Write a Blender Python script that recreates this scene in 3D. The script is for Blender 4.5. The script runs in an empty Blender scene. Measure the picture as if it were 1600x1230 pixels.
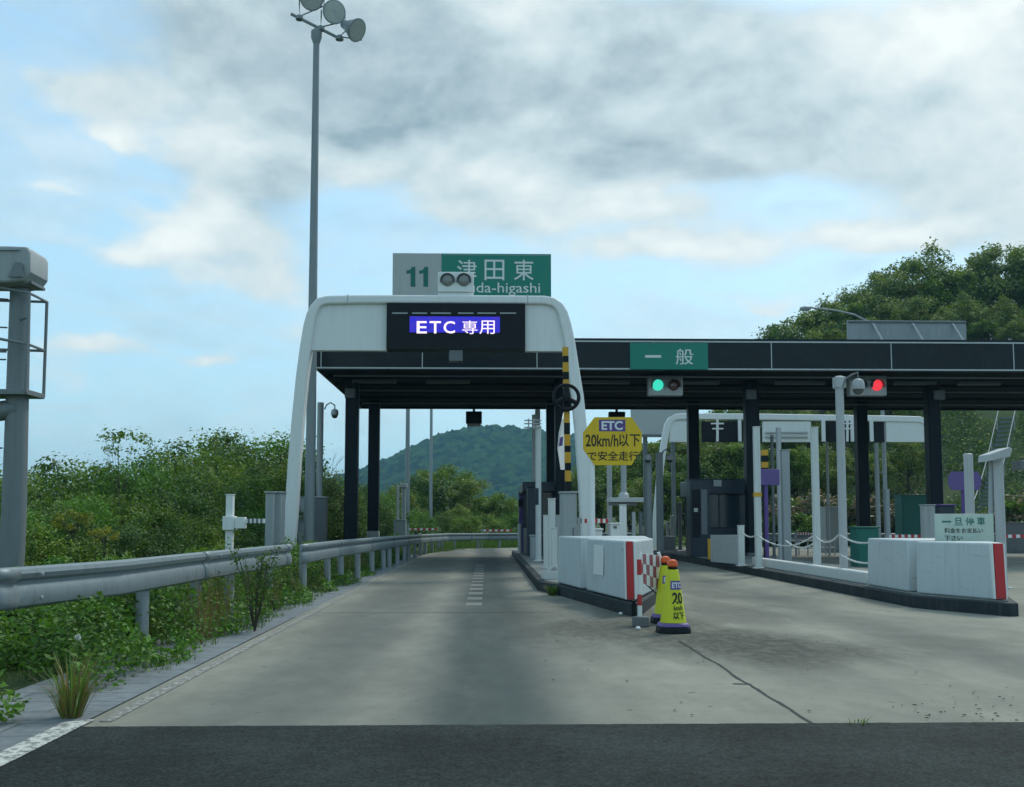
import bpy, math, random
import numpy as np
from mathutils import Vector, Matrix, noise

R = math.radians
scene = bpy.context.scene
col = scene.collection

# ---------------------------------------------------------------- camera
F, EYE = 1600.0, 1.35                     # focal length in photo pixels, eye height
PITCH, YAW = math.atan(126 / F), math.atan(39 / F)
cd = bpy.data.cameras.new("camera")
cd.sensor_width = 36.0
cd.lens = 36.0 * F / 1600.0
cd.shift_y = 74.0 / 1600.0
cd.clip_start, cd.clip_end = 0.05, 9000
cam = bpy.data.objects.new("camera", cd)
cam.location = (0, 0, EYE)
cam.rotation_euler = (R(90) + PITCH, 0, -YAW)
col.objects.link(cam)
scene.camera = cam

_rot = Matrix.Rotation(-YAW, 3, 'Z') @ Matrix.Rotation(R(90) + PITCH, 3, 'X')


def ray(px, py):
    return _rot @ Vector(((px - 800) / F, (689 - py) / F, -1.0))


def at(px, py, Y):
    """survey: the point on the plane y = Y that the photo shows at that pixel"""
    d = ray(px, py)
    return Vector((0, 0, EYE)) + d * (Y / d.y)


def gp(px, py, z=0.0):
    d = ray(px, py)
    return Vector((0, 0, EYE)) + d * ((z - EYE) / d.z)


# ---------------------------------------------------------------- node helper
class NT:
    def __init__(s, tree):
        s.t = tree
        s.t.nodes.clear()

    def n(s, kind, **kw):
        nd = s.t.nodes.new(kind)
        ins = kw.pop('ins', {})
        for k, v in kw.items():
            setattr(nd, k, v)
        for k, v in ins.items():
            s.set(nd, k, v)
        return nd

    def set(s, nd, k, v):
        sock = nd.inputs[k]
        if isinstance(v, bpy.types.NodeSocket):
            s.t.links.new(v, sock)
        else:
            if isinstance(v, tuple) and len(v) == 3 and sock.type == 'RGBA':
                v = (*v, 1)
            sock.default_value = v

    def math(s, op, a, b=0.0, c=None, clamp=False):
        ins = {0: a, 1: b}
        if c is not None:
            ins[2] = c
        return s.n('ShaderNodeMath', operation=op, use_clamp=clamp, ins=ins).outputs[0]

    def vec(s, op, a, b=None):
        ins = {0: a}
        if b is not None:
            ins[1] = b
        nd = s.n('ShaderNodeVectorMath', operation=op, ins=ins)
        return nd.outputs['Value'] if op in ('LENGTH', 'DOT_PRODUCT') else nd.outputs[0]

    def rng(s, v, a, b, c=0.0, d=1.0, smooth=True):
        return s.n('ShaderNodeMapRange', interpolation_type='SMOOTHSTEP' if smooth else 'LINEAR',
                   ins={0: v, 1: a, 2: b, 3: c, 4: d}).outputs[0]

    def noise(s, vec, scale, detail=4.0, rough=0.55, dist=0.0):
        return s.n('ShaderNodeTexNoise', ins={'Vector': vec, 'Scale': scale, 'Detail': detail, 'Roughness': rough, 'Distortion': dist}).outputs[0]

    def mix(s, f, a, b, mode='MIX'):
        nd = s.n('ShaderNodeMix', data_type='RGBA', blend_type=mode)
        s.set(nd, 0, f)
        s.set(nd, 6, a)
        s.set(nd, 7, b)
        return nd.outputs[2]


# ---------------------------------------------------------------- sky and sun
SUN_EL, SUN_AZ = R(50), R(38)             # azimuth from the road's direction towards the right
w = bpy.data.worlds.new("World")
scene.world = w
w.use_nodes = True
g = NT(w.node_tree)
sky = g.n('ShaderNodeTexSky', sky_type='NISHITA', sun_disc=False, sun_elevation=SUN_EL, sun_rotation=SUN_AZ,
          altitude=50, air_density=1.0, dust_density=1.6, ozone_density=1.5)
tc = g.n('ShaderNodeTexCoord').outputs['Generated']
dirv = g.vec('NORMALIZE', tc)
stretch = g.vec('MULTIPLY', dirv, (1.0, 1.0, 1.6))
above = g.vec('ADD', stretch, (0.0, 0.0, 0.028))
n1 = g.noise(stretch, 4.2, 7.0, 0.56, 0.25)
n2 = g.noise(stretch, 14.0, 7.0, 0.55, 0.15)
u1 = g.noise(above, 4.2, 7.0, 0.56, 0.25)
u2 = g.noise(above, 14.0, 7.0, 0.55, 0.15)
lift = g.math('ADD', g.math('MULTIPLY', g.math('SUBTRACT', n1, u1), 1.9), g.math('MULTIPLY', g.math('SUBTRACT', n2, u2), 0.62))
wob = g.n('ShaderNodeTexNoise', ins={'Vector': stretch, 'Scale': 6.0, 'Detail': 4.0}).outputs['Color']
wdir = g.vec('ADD', dirv, g.vec('MULTIPLY', g.vec('SUBTRACT', wob, (0.5, 0.5, 0.5)), (0.11, 0.11, 0.075)))
# cloud banks: direction (read off the photo), angular half sizes, cover, brightness
BANKS = [
    (430, 70, 370, 190, 1.0, -0.36), (640, 150, 240, 140, 0.7, -0.22), (1010, 150, 330, 170, 1.0, -0.30), (1270, 210, 330, 110, 0.8, -0.20),
    (620, 60, 160, 120, 0.5, -0.12), (790, 35, 90, 90, 0.5, 0.42), (890, 45, 120, 70, 0.4, 0.12), (1420, 50, 150, 70, 0.9, 0.66), (1560, 60, 110, 150, 0.6, 0.30), (1500, 190, 170, 120, 0.6, 0.12),
    (1150, 60, 160, 80, 0.5, 0.12), (420, 300, 130, 75, 0.8, -0.22), (375, 235, 65, 55, 0.6, 0.45), (545, 250, 75, 42, 0.7, 0.50), (470, 235, 60, 40, 0.5, 0.15),
    (690, 250, 110, 50, 0.8, 0.40), (820, 265, 100, 50, 0.8, 0.42), (740, 330, 190, 60, 0.75, 0.02), (285, 362, 105, 42, 1.0, 0.62), (350, 340, 60, 30, 0.6, 0.40), (390, 395, 150, 48, 0.7, 0.02), (240, 395, 90, 30, 0.5, 0.30),
    (430, 452, 180, 36, 0.6, 0.12), (300, 445, 80, 24, 0.4, 0.25), (955, 312, 75, 36, 0.8, 0.45), (1385, 362, 110, 32, 1.1, 0.70), (1420, 395, 90, 22, 0.5, 0.3),
    (1150, 385, 220, 30, 0.65, 0.32), (1010, 395, 130, 26, 0.5, 0.30), (145, 165, 90, 55, 0.75, 0.14), (190, 236, 62, 20, 0.7, 0.25),
    (200, 535, 110, 22, 0.7, 0.30), (337, 556, 45, 18, 0.8, 0.36), (1180, 470, 70, 20, 0.7, 0.35), (1120, 450, 60, 18, 0.4, 0.25),
    (1560, 330, 150, 110, 0.8, 0.10), (40, 310, 90, 20, 0.55, 0.25), (110, 385, 140, 22, 0.45, 0.30),
    (70, 280, 220, 100, -0.6, 0.0), (565, 330, 55, 50, -0.45, 0.0), (110, 470, 300, 50, -0.45, 0.0),
    (1120, 300, 250, 36, -0.35, 0.0), (960, 490, 240, 60, -0.35, 0.0), (40, 60, 90, 110, -0.5, 0.0), (180, 650, 400, 60, -0.4, 0.0), (610, 360, 60, 60, -0.25, 0.0),
    (900, 240, 260, 50, 0.3, -0.12), (150, 320, 120, 16, 0.5, 0.2), (60, 340, 100, 14, 0.5, 0.25), (100, 120, 60, 30, 0.3, 0.1), (480, 520, 120, 22, 0.45, 0.2), (90, 520, 90, 20, 0.4, 0.2), (420, 390, 60, 20, 0.3, 0.2), (1060, 340, 80, 22, 0.5, 0.2), (560, 180, 190, 60, 0.4, -0.14),
]
cover = g.math('MULTIPLY_ADD', g.math('SUBTRACT', n1, 0.5), 2.1, 0.14)
cover = g.math('MULTIPLY_ADD', g.math('SUBTRACT', n2, 0.5), 1.05, cover)
lum = g.math('MULTIPLY_ADD', g.math('SUBTRACT', n2, 0.5), 0.5, g.math('MULTIPLY_ADD', g.math('SUBTRACT', n1, 0.5), 1.25, 0.53))
lum = g.math('ADD', lum, lift)
for px, py, rx, ry, wc, wl in BANKS:
    d0 = ray(px, py).normalized()
    dv = g.vec('MULTIPLY', g.vec('SUBTRACT', wdir, tuple(d0)), (F / rx, F / rx, F / ry))
    fall = g.rng(g.vec('LENGTH', dv), 0.0, 1.35, 1.0, 0.0)
    cover = g.math('MULTIPLY_ADD', fall, wc, cover)
    if wl:
        lum = g.math('MULTIPLY_ADD', fall, wl, lum)
thin = g.noise(g.vec('MULTIPLY', dirv, (1.0, 1.0, 3.2)), 5.5, 8.0, 0.6, 0.5)
dens = g.math('MAXIMUM', g.rng(cover, 0.0, 0.92), g.math('MULTIPLY', g.rng(thin, 0.38, 0.66), 0.50))
lumc = g.rng(lum, -0.28, 1.22, 0.0, 1.0, False)
cloud = g.n('ShaderNodeValToRGB')
cr = cloud.color_ramp
cr.elements[0].position, cr.elements[0].color = 0.0, (1.45, 2.0, 2.3, 1)
cr.elements[1].position, cr.elements[1].color = 1.0, (5.25, 5.5, 5.3, 1)
e = cr.elements.new(0.45); e.color = (3.2, 3.85, 4.0, 1)
g.set(cloud, 0, lumc)
zc = g.n('ShaderNodeSeparateXYZ', ins={0: dirv}).outputs[2]
veil = g.rng(zc, 0.0, 0.5, 0.75, 0.45)
blue = g.mix(veil, sky.outputs[0], (2.75, 4.35, 5.2))
blue = g.mix(1.0, blue, (0.98, 1.05, 1.04), "MULTIPLY")
skycol = g.mix(g.math('MULTIPLY', dens, 0.93), blue, cloud.outputs[0])
bg = g.n('ShaderNodeBackground', ins={'Color': skycol, 'Strength': 0.15})
out = g.n('ShaderNodeOutputWorld')
g.t.links.new(bg.outputs[0], out.inputs['Surface'])

sd = bpy.data.lights.new("sun", 'SUN')
sd.energy, sd.angle, sd.color = 1.5, R(12), (1.0, 0.95, 0.83)
sun = bpy.data.objects.new("sun", sd)
sun.rotation_euler = Vector((-math.sin(SUN_AZ) * math.cos(SUN_EL), -math.cos(SUN_AZ) * math.cos(SUN_EL), -math.sin(SUN_EL))).to_track_quat('-Z', 'Y').to_euler()
col.objects.link(sun)

vs = scene.view_settings
vs.view_transform, vs.look, vs.exposure, vs.gamma = 'Standard', 'None', 0.36, 1.0
scene.cycles.max_bounces = 6
scene.cycles.volume_bounces = 0
scene.cycles.transparent_max_bounces = 6
scene.cycles.use_denoising = True

rnd = random.Random(7)


# ---------------------------------------------------------------- materials
def mat_base(name):
    m = bpy.data.materials.new(name)
    m.use_nodes = True
    gg = NT(m.node_tree)
    b = gg.n('ShaderNodeBsdfPrincipled')
    o = gg.n('ShaderNodeOutputMaterial')
    gg.t.links.new(b.outputs[0], o.inputs[0])
    return m, gg, b


def paint(name, c, rough=0.5, metal=0.0, var=0.18, dirt=0.25, dirtc=(0.10, 0.10, 0.085), bump=0.0, spec=0.4):
    """coated or bare metal, concrete...: colour with mottling, drip streaks and grime"""
    m, gg, b = mat_base(name)
    pos = gg.n('ShaderNodeNewGeometry').outputs['Position']
    big = gg.noise(pos, 1.7, 5, 0.6)
    fine = gg.noise(pos, 24.0, 4, 0.6)
    stv = gg.vec('MULTIPLY', pos, (14.0, 14.0, 0.8))
    streak = gg.noise(stv, 1.0, 4, 0.6)
    k = gg.rng(gg.math('ADD', gg.math('MULTIPLY', big, 0.6), gg.math('MULTIPLY', fine, 0.4)), 0.25, 0.75, 1 - var, 1 + var * 0.6, False)
    c1 = gg.mix(1.0, (*c, 1), k, 'MULTIPLY')
    dm = gg.math('MULTIPLY', gg.rng(gg.math('ADD', gg.math('MULTIPLY', streak, 0.6), gg.math('MULTIPLY', big, 0.4)), 0.46, 0.72), dirt)
    c2 = gg.mix(dm, c1, (*dirtc, 1))
    gg.set(b, 'Base Color', c2)
    gg.set(b, 'Roughness', gg.rng(fine, 0.2, 0.8, max(0.05, rough - 0.12), min(1, rough + 0.12), False))
    gg.set(b, 'Metallic', metal)
    gg.set(b, 'Specular IOR Level', spec)
    if bump:
        bp = gg.n('ShaderNodeBump', ins={'Strength': bump, 'Distance': 0.01, 'Height': fine})
        gg.set(b, 'Normal', bp.outputs[0])
    return m


def glow(name, c, s, grid=0.0):
    m, gg, b = mat_base(name)
    gg.set(b, 'Base Color', (0.02, 0.02, 0.02, 1))
    gg.set(b, 'Emission Color', (*c, 1))
    gg.set(b, 'Emission Strength', s)
    if grid:
        pos = gg.n('ShaderNodeNewGeometry').outputs['Position']
        nz = gg.noise(pos, 9.0, 3, 0.7)
        gg.set(b, 'Emission Color', gg.mix(gg.rng(nz, 0.35, 0.65), (*c, 1), (c[0] * 2.2 + 0.018, c[1] + 0.01, c[2] * 0.8, 1)))
        gg.set(b, 'Emission Strength', s)
    return m


def leafmat(name, c0, c1, c2, trans=0.3):
    m = bpy.data.materials.new(name)
    m.use_nodes = True
    gg = NT(m.node_tree)
    geo = gg.n('ShaderNodeNewGeometry')
    rp = geo.outputs['Random Per Island']
    cl = gg.noise(geo.outputs['Position'], 0.9, 3, 0.6)
    f = gg.math('ADD', gg.math('MULTIPLY', rp, 0.55), gg.math('MULTIPLY', gg.rng(cl, 0.3, 0.7), 0.45))
    ramp = gg.n('ShaderNodeValToRGB', ins={0: f})
    r_ = ramp.color_ramp
    r_.elements[0].color, r_.elements[0].position = (*c0, 1), 0.1
    r_.elements[1].color, r_.elements[1].position = (*c2, 1), 0.95
    e_ = r_.elements.new(0.5); e_.color = (*c1, 1)
    d = gg.n('ShaderNodeBsdfPrincipled', ins={'Base Color': ramp.outputs[0], 'Roughness': 0.55, 'Specular IOR Level': 0.3})
    t = gg.n('ShaderNodeBsdfTranslucent', ins={'Color': gg.mix(1.0, ramp.outputs[0], (1.2, 1.25, 0.5, 1), 'MULTIPLY')})
    mx = gg.n('ShaderNodeMixShader', ins={0: trans})
    gg.t.links.new(d.outputs[0], mx.inputs[1])
    gg.t.links.new(t.outputs[0], mx.inputs[2])
    o = gg.n('ShaderNodeOutputMaterial')
    gg.t.links.new(mx.outputs[0], o.inputs[0])
    return m


M = {
    'white': paint('white_paint', (0.76, 0.78, 0.76), 0.45, var=0.06, dirt=0.2, dirtc=(0.36, 0.35, 0.29)),
    'barrier': paint('barrier_paint', (0.52, 0.58, 0.59), 0.5, var=0.10, dirt=0.4, dirtc=(0.27, 0.29, 0.27)),
    'postwhite': paint('post_paint', (0.62, 0.65, 0.63), 0.5, var=0.1, dirt=0.3, dirtc=(0.25, 0.25, 0.22)),
    'grey': paint('grey_paint', (0.34, 0.37, 0.375), 0.55, var=0.12, dirt=0.3),
    'greydark': paint('dark_grey_paint', (0.14, 0.155, 0.165), 0.55, var=0.12, dirt=0.3),
    'greylight': paint('light_grey_paint', (0.44, 0.46, 0.46), 0.5, var=0.1, dirt=0.3, dirtc=(0.16, 0.16, 0.15)),
    'galv': paint('galvanised_steel', (0.30, 0.335, 0.35), 0.5, metal=0.25, var=0.16, dirt=0.3),
    'rail': paint('rail_steel', (0.20, 0.245, 0.26), 0.5, metal=0.25, var=0.14, dirt=0.45, dirtc=(0.09, 0.10, 0.10)),
    'maststeel': paint('camera_mast_steel', (0.19, 0.22, 0.225), 0.55, metal=0.2, var=0.16, dirt=0.4),
    'pole': paint('mast_steel', (0.25, 0.285, 0.295), 0.55, metal=0.2, var=0.12, dirt=0.3),
    'black': paint('black_paint', (0.007, 0.010, 0.013), 0.5, spec=0.2, var=0.3, dirt=0.2, dirtc=(0.03, 0.03, 0.03)),
    'fascia': paint('fascia_panel', (0.005, 0.012, 0.015), 0.33, var=0.5, dirt=0.5, dirtc=(0.014, 0.022, 0.024), spec=0.25),
    'column': paint('column_paint', (0.006, 0.012, 0.018), 0.45, var=0.25, dirt=0.3, dirtc=(0.02, 0.025, 0.03), spec=0.15),
    'soffit': paint('soffit_panel', (0.010, 0.014, 0.015), 0.8, var=0.25, dirt=0.3, dirtc=(0.006, 0.006, 0.006), spec=0.1),
    'trimwhite': paint('trim_strip', (0.50, 0.54, 0.54), 0.5, var=0.1, dirt=0.3),
    'green': paint('sign_green', (0.004, 0.215, 0.155), 0.45, var=0.1, dirt=0.18),
    'signgrey': paint('sign_grey', (0.43, 0.45, 0.44), 0.5, var=0.07, dirt=0.12),
    'signwhite': paint('sign_white', (0.72, 0.76, 0.74), 0.5, var=0.05, dirt=0.15),
    'signpale': paint('sign_pale_green', (0.50, 0.60, 0.52), 0.5, var=0.07, dirt=0.15),
    'yellow': paint('sign_yellow', (0.72, 0.47, 0.012), 0.45, var=0.08, dirt=0.2, dirtc=(0.3, 0.18, 0.01)),
    'amber': paint('amber_paint', (0.62, 0.34, 0.02), 0.45, var=0.1, dirt=0.2),
    'lemon': paint('cone_yellow', (0.64, 0.66, 0.02), 0.5, var=0.1, dirt=0.25, dirtc=(0.3, 0.3, 0.03)),
    'purple': paint('purple_plastic', (0.13, 0.085, 0.26), 0.5, var=0.12, dirt=0.2),
    'violet': paint('violet_paint', (0.11, 0.06, 0.25), 0.5, var=0.12, dirt=0.2),
    'ink': paint('dark_ink', (0.02, 0.017, 0.012), 0.6, var=0.2, dirt=0.1),
    'navyink': paint('navy_ink', (0.03, 0.02, 0.10), 0.6, var=0.2, dirt=0.1),
    'greenink': paint('green_ink', (0.01, 0.16, 0.13), 0.6, var=0.2, dirt=0.1),
    'red': paint('red_paint', (0.50, 0.03, 0.035), 0.45, var=0.1, dirt=0.2),
    'redfaded': paint('faded_red', (0.34, 0.075, 0.085), 0.6, var=0.3, dirt=0.6, dirtc=(0.45, 0.36, 0.36)),
    'orange': paint('orange_lens', (0.75, 0.10, 0.008), 0.25, var=0.1, dirt=0.15),
    'teal': paint('teal_cabinet', (0.008, 0.13, 0.105), 0.5, var=0.15, dirt=0.25),
    'booth': paint('booth_panel', (0.018, 0.03, 0.048), 0.35, var=0.2, dirt=0.3),
    'boothglass': paint('booth_glass', (0.02, 0.035, 0.045), 0.12, var=0.1, dirt=0.1, spec=0.7),
    'lens': paint('unlit_lens', (0.07, 0.075, 0.07), 0.15, var=0.1, dirt=0.1, spec=0.8),
    'lensgrey': paint('grey_lens', (0.20, 0.215, 0.205), 0.18, var=0.2, dirt=0.2, spec=0.8),
    'lensred': paint('unlit_red_lens', (0.10, 0.035, 0.03), 0.2, var=0.1, dirt=0.1, spec=0.8),
    'lamp': paint('lamp_glass', (0.60, 0.62, 0.60), 0.2, metal=0.25, var=0.25, dirt=0.15, spec=0.9),
    'kerb': paint('kerb_paint', (0.013, 0.024, 0.029), 0.75, var=0.3, dirt=0.45, dirtc=(0.075, 0.08, 0.075), bump=0.3),
    'islandtop': paint('island_concrete', (0.20, 0.215, 0.20), 0.85, var=0.25, dirt=0.5, dirtc=(0.07, 0.08, 0.06), bump=0.4),
    'bark': paint('bark', (0.075, 0.06, 0.045), 0.9, var=0.35, dirt=0.4, bump=0.6),
    'twig': paint('dead_twig', (0.12, 0.10, 0.085), 0.9, var=0.3, dirt=0.3),
    'roofgrey': paint('building_wall', (0.40, 0.43, 0.43), 0.7, var=0.08, dirt=0.25),
    'ledblue': glow('led_blue', (0.010, 0.008, 0.62), 0.8, grid=1.0),
    'ledwhite': glow('led_white', (1.0, 0.86, 0.98), 0.95),
    'litgreen': glow('lit_green', (0.04, 0.62, 0.45), 0.95),
    'litred': glow('lit_red', (0.80, 0.035, 0.055), 0.9),
    'flower': paint('flower_white', (0.7, 0.7, 0.66), 0.8),
    'leaf_a': leafmat('leaf_mid_green', (0.050, 0.100, 0.018), (0.125, 0.215, 0.030), (0.25, 0.34, 0.05)),
    'leaf_b': leafmat('leaf_dark_green', (0.030, 0.072, 0.020), (0.070, 0.140, 0.030), (0.145, 0.24, 0.05)),
    'leaf_c': leafmat('leaf_olive', (0.064, 0.109, 0.028), (0.148, 0.213, 0.046), (0.292, 0.357, 0.083)),
    'leaf_y': leafmat('leaf_yellow_green', (0.048, 0.103, 0.017), (0.118, 0.206, 0.028), (0.221, 0.318, 0.055)),
    'leaf_y2': leafmat('leaf_dry_yellow', (0.09, 0.14, 0.02), (0.23, 0.25, 0.03), (0.42, 0.38, 0.05)),
    'leaf_p': leafmat('leaf_azalea', (0.045, 0.075, 0.025), (0.10, 0.11, 0.05), (0.36, 0.22, 0.17), 0.2),
    'leaf_w': leafmat('weed_green', (0.040, 0.105, 0.018), (0.090, 0.215, 0.030), (0.17, 0.32, 0.055)),
    'straw': leafmat('straw_grass', (0.10, 0.085, 0.03), (0.19, 0.14, 0.055), (0.30, 0.19, 0.09), 0.2),
    'blade': leafmat('grass_blade', (0.040, 0.098, 0.018), (0.086, 0.172, 0.032), (0.172, 0.241, 0.057)),
}


def road_concrete():
    m, gg, b = mat_base('road_concrete')
    pos = gg.n('ShaderNodeNewGeometry').outputs['Position']
    xyz = gg.n('ShaderNodeSeparateXYZ', ins={0: pos})
    X, Y = xyz.outputs[0], xyz.outputs[1]
    wv = gg.noise(gg.vec('MULTIPLY', pos, (0.5, 0.13, 1)), 1.0, 4, 0.6)
    xw = gg.math('ADD', X, gg.math('MULTIPLY', gg.math('SUBTRACT', wv, 0.5), 0.55))
    big = gg.noise(gg.vec('MULTIPLY', pos, (1.0, 0.45, 1)), 0.8, 6, 0.62)
    longs = gg.noise(gg.vec('MULTIPLY', pos, (5.0, 0.35, 1)), 1.0, 4, 0.6)
    trans = gg.noise(gg.vec('MULTIPLY', pos, (0.6, 9.0, 1)), 1.0, 3, 0.5)
    fine = gg.noise(pos, 55.0, 5, 0.7)
    base = gg.mix(gg.rng(big, 0.3, 0.7), (0.188, 0.189, 0.158, 1), (0.270, 0.268, 0.220, 1))
    k = gg.math('ADD', 0.80, gg.math('ADD', gg.math('MULTIPLY', fine, 0.20), gg.math('ADD', gg.math('MULTIPLY', longs, 0.10), gg.math('MULTIPLY', trans, 0.10))))
    base = gg.mix(1.0, base, k, 'MULTIPLY')

    def band(x0, x1, soft):
        return gg.math('MULTIPLY', gg.rng(xw, x0 - soft, x0 + soft), gg.rng(xw, x1 - soft, x1 + soft, 1.0, 0.0))
    lanes = gg.math('MULTIPLY', band(-0.55, 0.60, 0.40), 0.96)       # oil strip between the wheel tracks
    lanes = gg.math('ADD', lanes, gg.math('MULTIPLY', band(-2.15, -1.0, 0.42), 0.55))
    lanes = gg.math('ADD', lanes, gg.math('MULTIPLY', band(4.55, 5.35, 0.4), 0.45))
    lanes = gg.math('MULTIPLY', lanes, gg.rng(gg.noise(gg.vec('MULTIPLY', pos, (1.4, 0.35, 1)), 1.0, 5, 0.65), 0.2, 0.6, 0.78, 1.0))
    base = gg.mix(lanes, base, (0.050, 0.068, 0.065, 1))

    def spot(x, y, rx, ry, k_):
        d = gg.vec('LENGTH', gg.vec('MULTIPLY', gg.vec('SUBTRACT', gg.n('ShaderNodeCombineXYZ', ins={0: X, 1: Y}).outputs[0], (x, y, 0)), (1 / rx, 1 / ry, 0)))
        d = gg.math('ADD', d, gg.math('MULTIPLY', gg.math('SUBTRACT', big, 0.5), 1.6))
        return gg.math('MULTIPLY', gg.rng(d, 0.4, 1.45, 1.0, 0.0), k_)
    st = spot(1.5, 13.0, 1.1, 2.0, 0.85)
    for a_ in ((2.7, 11.6, 1.3, 1.8, 0.95), (2.3, 13.8, 1.0, 2.6, 0.8), (3.4, 11.0, 1.3, 1.1, 0.75), (0.9, 15.0, 0.7, 3.0, 0.55), (4.2, 21.0, 0.7, 4.5, 0.45), (3.6, 15.5, 0.8, 3.0, 0.45), (-0.6, 33.0, 2.2, 5.0, 0.4), (5.0, 11.5, 1.4, 0.7, 0.3)):
        st = gg.math('MAXIMUM', st, spot(*a_))
    grit = gg.noise(gg.vec('MULTIPLY', pos, (1.0, 0.5, 1)), 9.0, 6, 0.7)
    st = gg.math('MULTIPLY', st, gg.rng(grit, 0.3, 0.62, 0.62, 1.0))
    base = gg.mix(st, base, (0.048, 0.052, 0.042, 1))
    agg = gg.noise(pos, 130.0, 2, 0.6)
    base = gg.mix(1.0, base, gg.rng(agg, 0.25, 0.75, 0.78, 1.2, False), 'MULTIPLY')
    blot = gg.noise(gg.vec('MULTIPLY', pos, (1.0, 0.6, 1)), 3.2, 6, 0.72)
    base = gg.mix(1.0, base, gg.rng(blot, 0.3, 0.7, 0.86, 1.10, False), 'MULTIPLY')
    specks = gg.rng(gg.noise(pos, 6.5, 2, 0.5), 0.70, 0.74)
    base = gg.mix(gg.math('MULTIPLY', specks, 0.6), base, (0.06, 0.06, 0.05, 1))
    gg.set(b, 'Base Color', base)
    gg.set(b, 'Roughness', 0.88)
    gg.set(b, 'Specular IOR Level', 0.25)
    bp = gg.n('ShaderNodeBump', ins={'Strength': 0.25, 'Distance': 0.006, 'Height': fine})
    gg.set(b, 'Normal', bp.outputs[0])
    return m


def asphalt():
    m, gg, b = mat_base('asphalt')
    pos = gg.n('ShaderNodeNewGeometry').outputs['Position']
    fine = gg.noise(pos, 48.0, 5, 0.85)
    mid = gg.noise(pos, 14.0, 4, 0.6)
    big = gg.noise(pos, 0.9, 4, 0.6)
    f = gg.math('ADD', gg.math('MULTIPLY', fine, 0.6), gg.math('ADD', gg.math('MULTIPLY', mid, 0.15), gg.math('MULTIPLY', big, 0.25)))
    gg.set(b, 'Base Color', gg.mix(gg.rng(f, 0.42, 0.60), (0.001, 0.003, 0.004, 1), (0.030, 0.044, 0.041, 1)))
    gg.set(b, 'Roughness', 0.85)
    gg.set(b, 'Specular IOR Level', 0.2)
    bp = gg.n('ShaderNodeBump', ins={'Strength': 0.5, 'Distance': 0.006, 'Height': fine})
    gg.set(b, 'Normal', bp.outputs[0])
    return m


def earth():
    m, gg, b = mat_base('earth_and_turf')
    pos = gg.n('ShaderNodeNewGeometry').outputs['Position']
    n_a = gg.noise(pos, 0.35, 6, 0.65)
    n_b = gg.noise(pos, 6.0, 5, 0.7)
    f = gg.math('ADD', gg.math('MULTIPLY', n_a, 0.55), gg.math('MULTIPLY', n_b, 0.45))
    ramp = gg.n('ShaderNodeValToRGB', ins={0: f})
    r_ = ramp.color_ramp
    r_.elements[0].color, r_.elements[0].position = (0.022, 0.040, 0.013, 1), 0.35
    r_.elements[1].color, r_.elements[1].position = (0.10, 0.105, 0.042, 1), 0.68
    e_ = r_.elements.new(0.5); e_.color = (0.045, 0.085, 0.020, 1)
    gg.set(b, 'Base Color', ramp.outputs[0])
    gg.set(b, 'Roughness', 0.95)
    gg.set(b, 'Normal', gg.n('ShaderNodeBump', ins={'Strength': 0.8, 'Distance': 0.1, 'Height': n_b}).outputs[0])
    return m


def shoulder_mat():
    m, gg, b = mat_base('shoulder_paving')
    pos = gg.n('ShaderNodeNewGeometry').outputs['Position']
    br = gg.n('ShaderNodeTexBrick', ins={'Vector': pos, 'Color1': (0.19, 0.22, 0.235, 1), 'Color2': (0.15, 0.175, 0.19, 1), 'Mortar': (0.10, 0.115, 0.11, 1),
                                         'Scale': 1.0, 'Mortar Size': 0.012, 'Brick Width': 0.9, 'Row Height': 0.42})
    nz = gg.noise(pos, 8.0, 6, 0.7)
    c_ = gg.mix(1.0, br.outputs[0], gg.rng(nz, 0.2, 0.8, 0.55, 1.25, False), 'MULTIPLY')
    gg.set(b, 'Base Color', c_)
    gg.set(b, 'Roughness', 0.9)
    return m


def worn_line(name, c, keep=0.5):
    m, gg, b = mat_base(name)
    pos = gg.n('ShaderNodeNewGeometry').outputs['Position']
    nz = gg.noise(pos, 16.0, 6, 0.75)
    gg.set(b, 'Base Color', gg.mix(gg.rng(nz, keep - 0.07, keep + 0.07), (*c, 1), (0.16, 0.165, 0.15, 1)))
    gg.set(b, 'Roughness', 0.85)
    return m


def wood_far():
    m, gg, b = mat_base('wooded_slope')
    pos = gg.n('ShaderNodeNewGeometry').outputs['Position']
    n_a = gg.noise(pos, 0.025, 5, 0.65)
    n_b = gg.noise(pos, 0.16, 4, 0.7)
    f = gg.math('ADD', gg.math('MULTIPLY', n_a, 0.6), gg.math('MULTIPLY', n_b, 0.4))
    vor = gg.n('ShaderNodeTexVoronoi', ins={'Vector': pos, 'Scale': 0.17}).outputs['Color']
    vx = gg.n('ShaderNodeSeparateXYZ', ins={0: vor}).outputs[0]
    f = gg.math('ADD', gg.math('MULTIPLY', f, 0.62), gg.math('MULTIPLY', vx, 0.38))
    gg.set(b, 'Base Color', gg.mix(gg.rng(f, 0.30, 0.72), (0.003, 0.014, 0.008, 1), (0.038, 0.085, 0.026, 1)))
    gg.set(b, 'Roughness', 1.0)
    gg.set(b, 'Specular IOR Level', 0.0)
    return m


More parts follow.
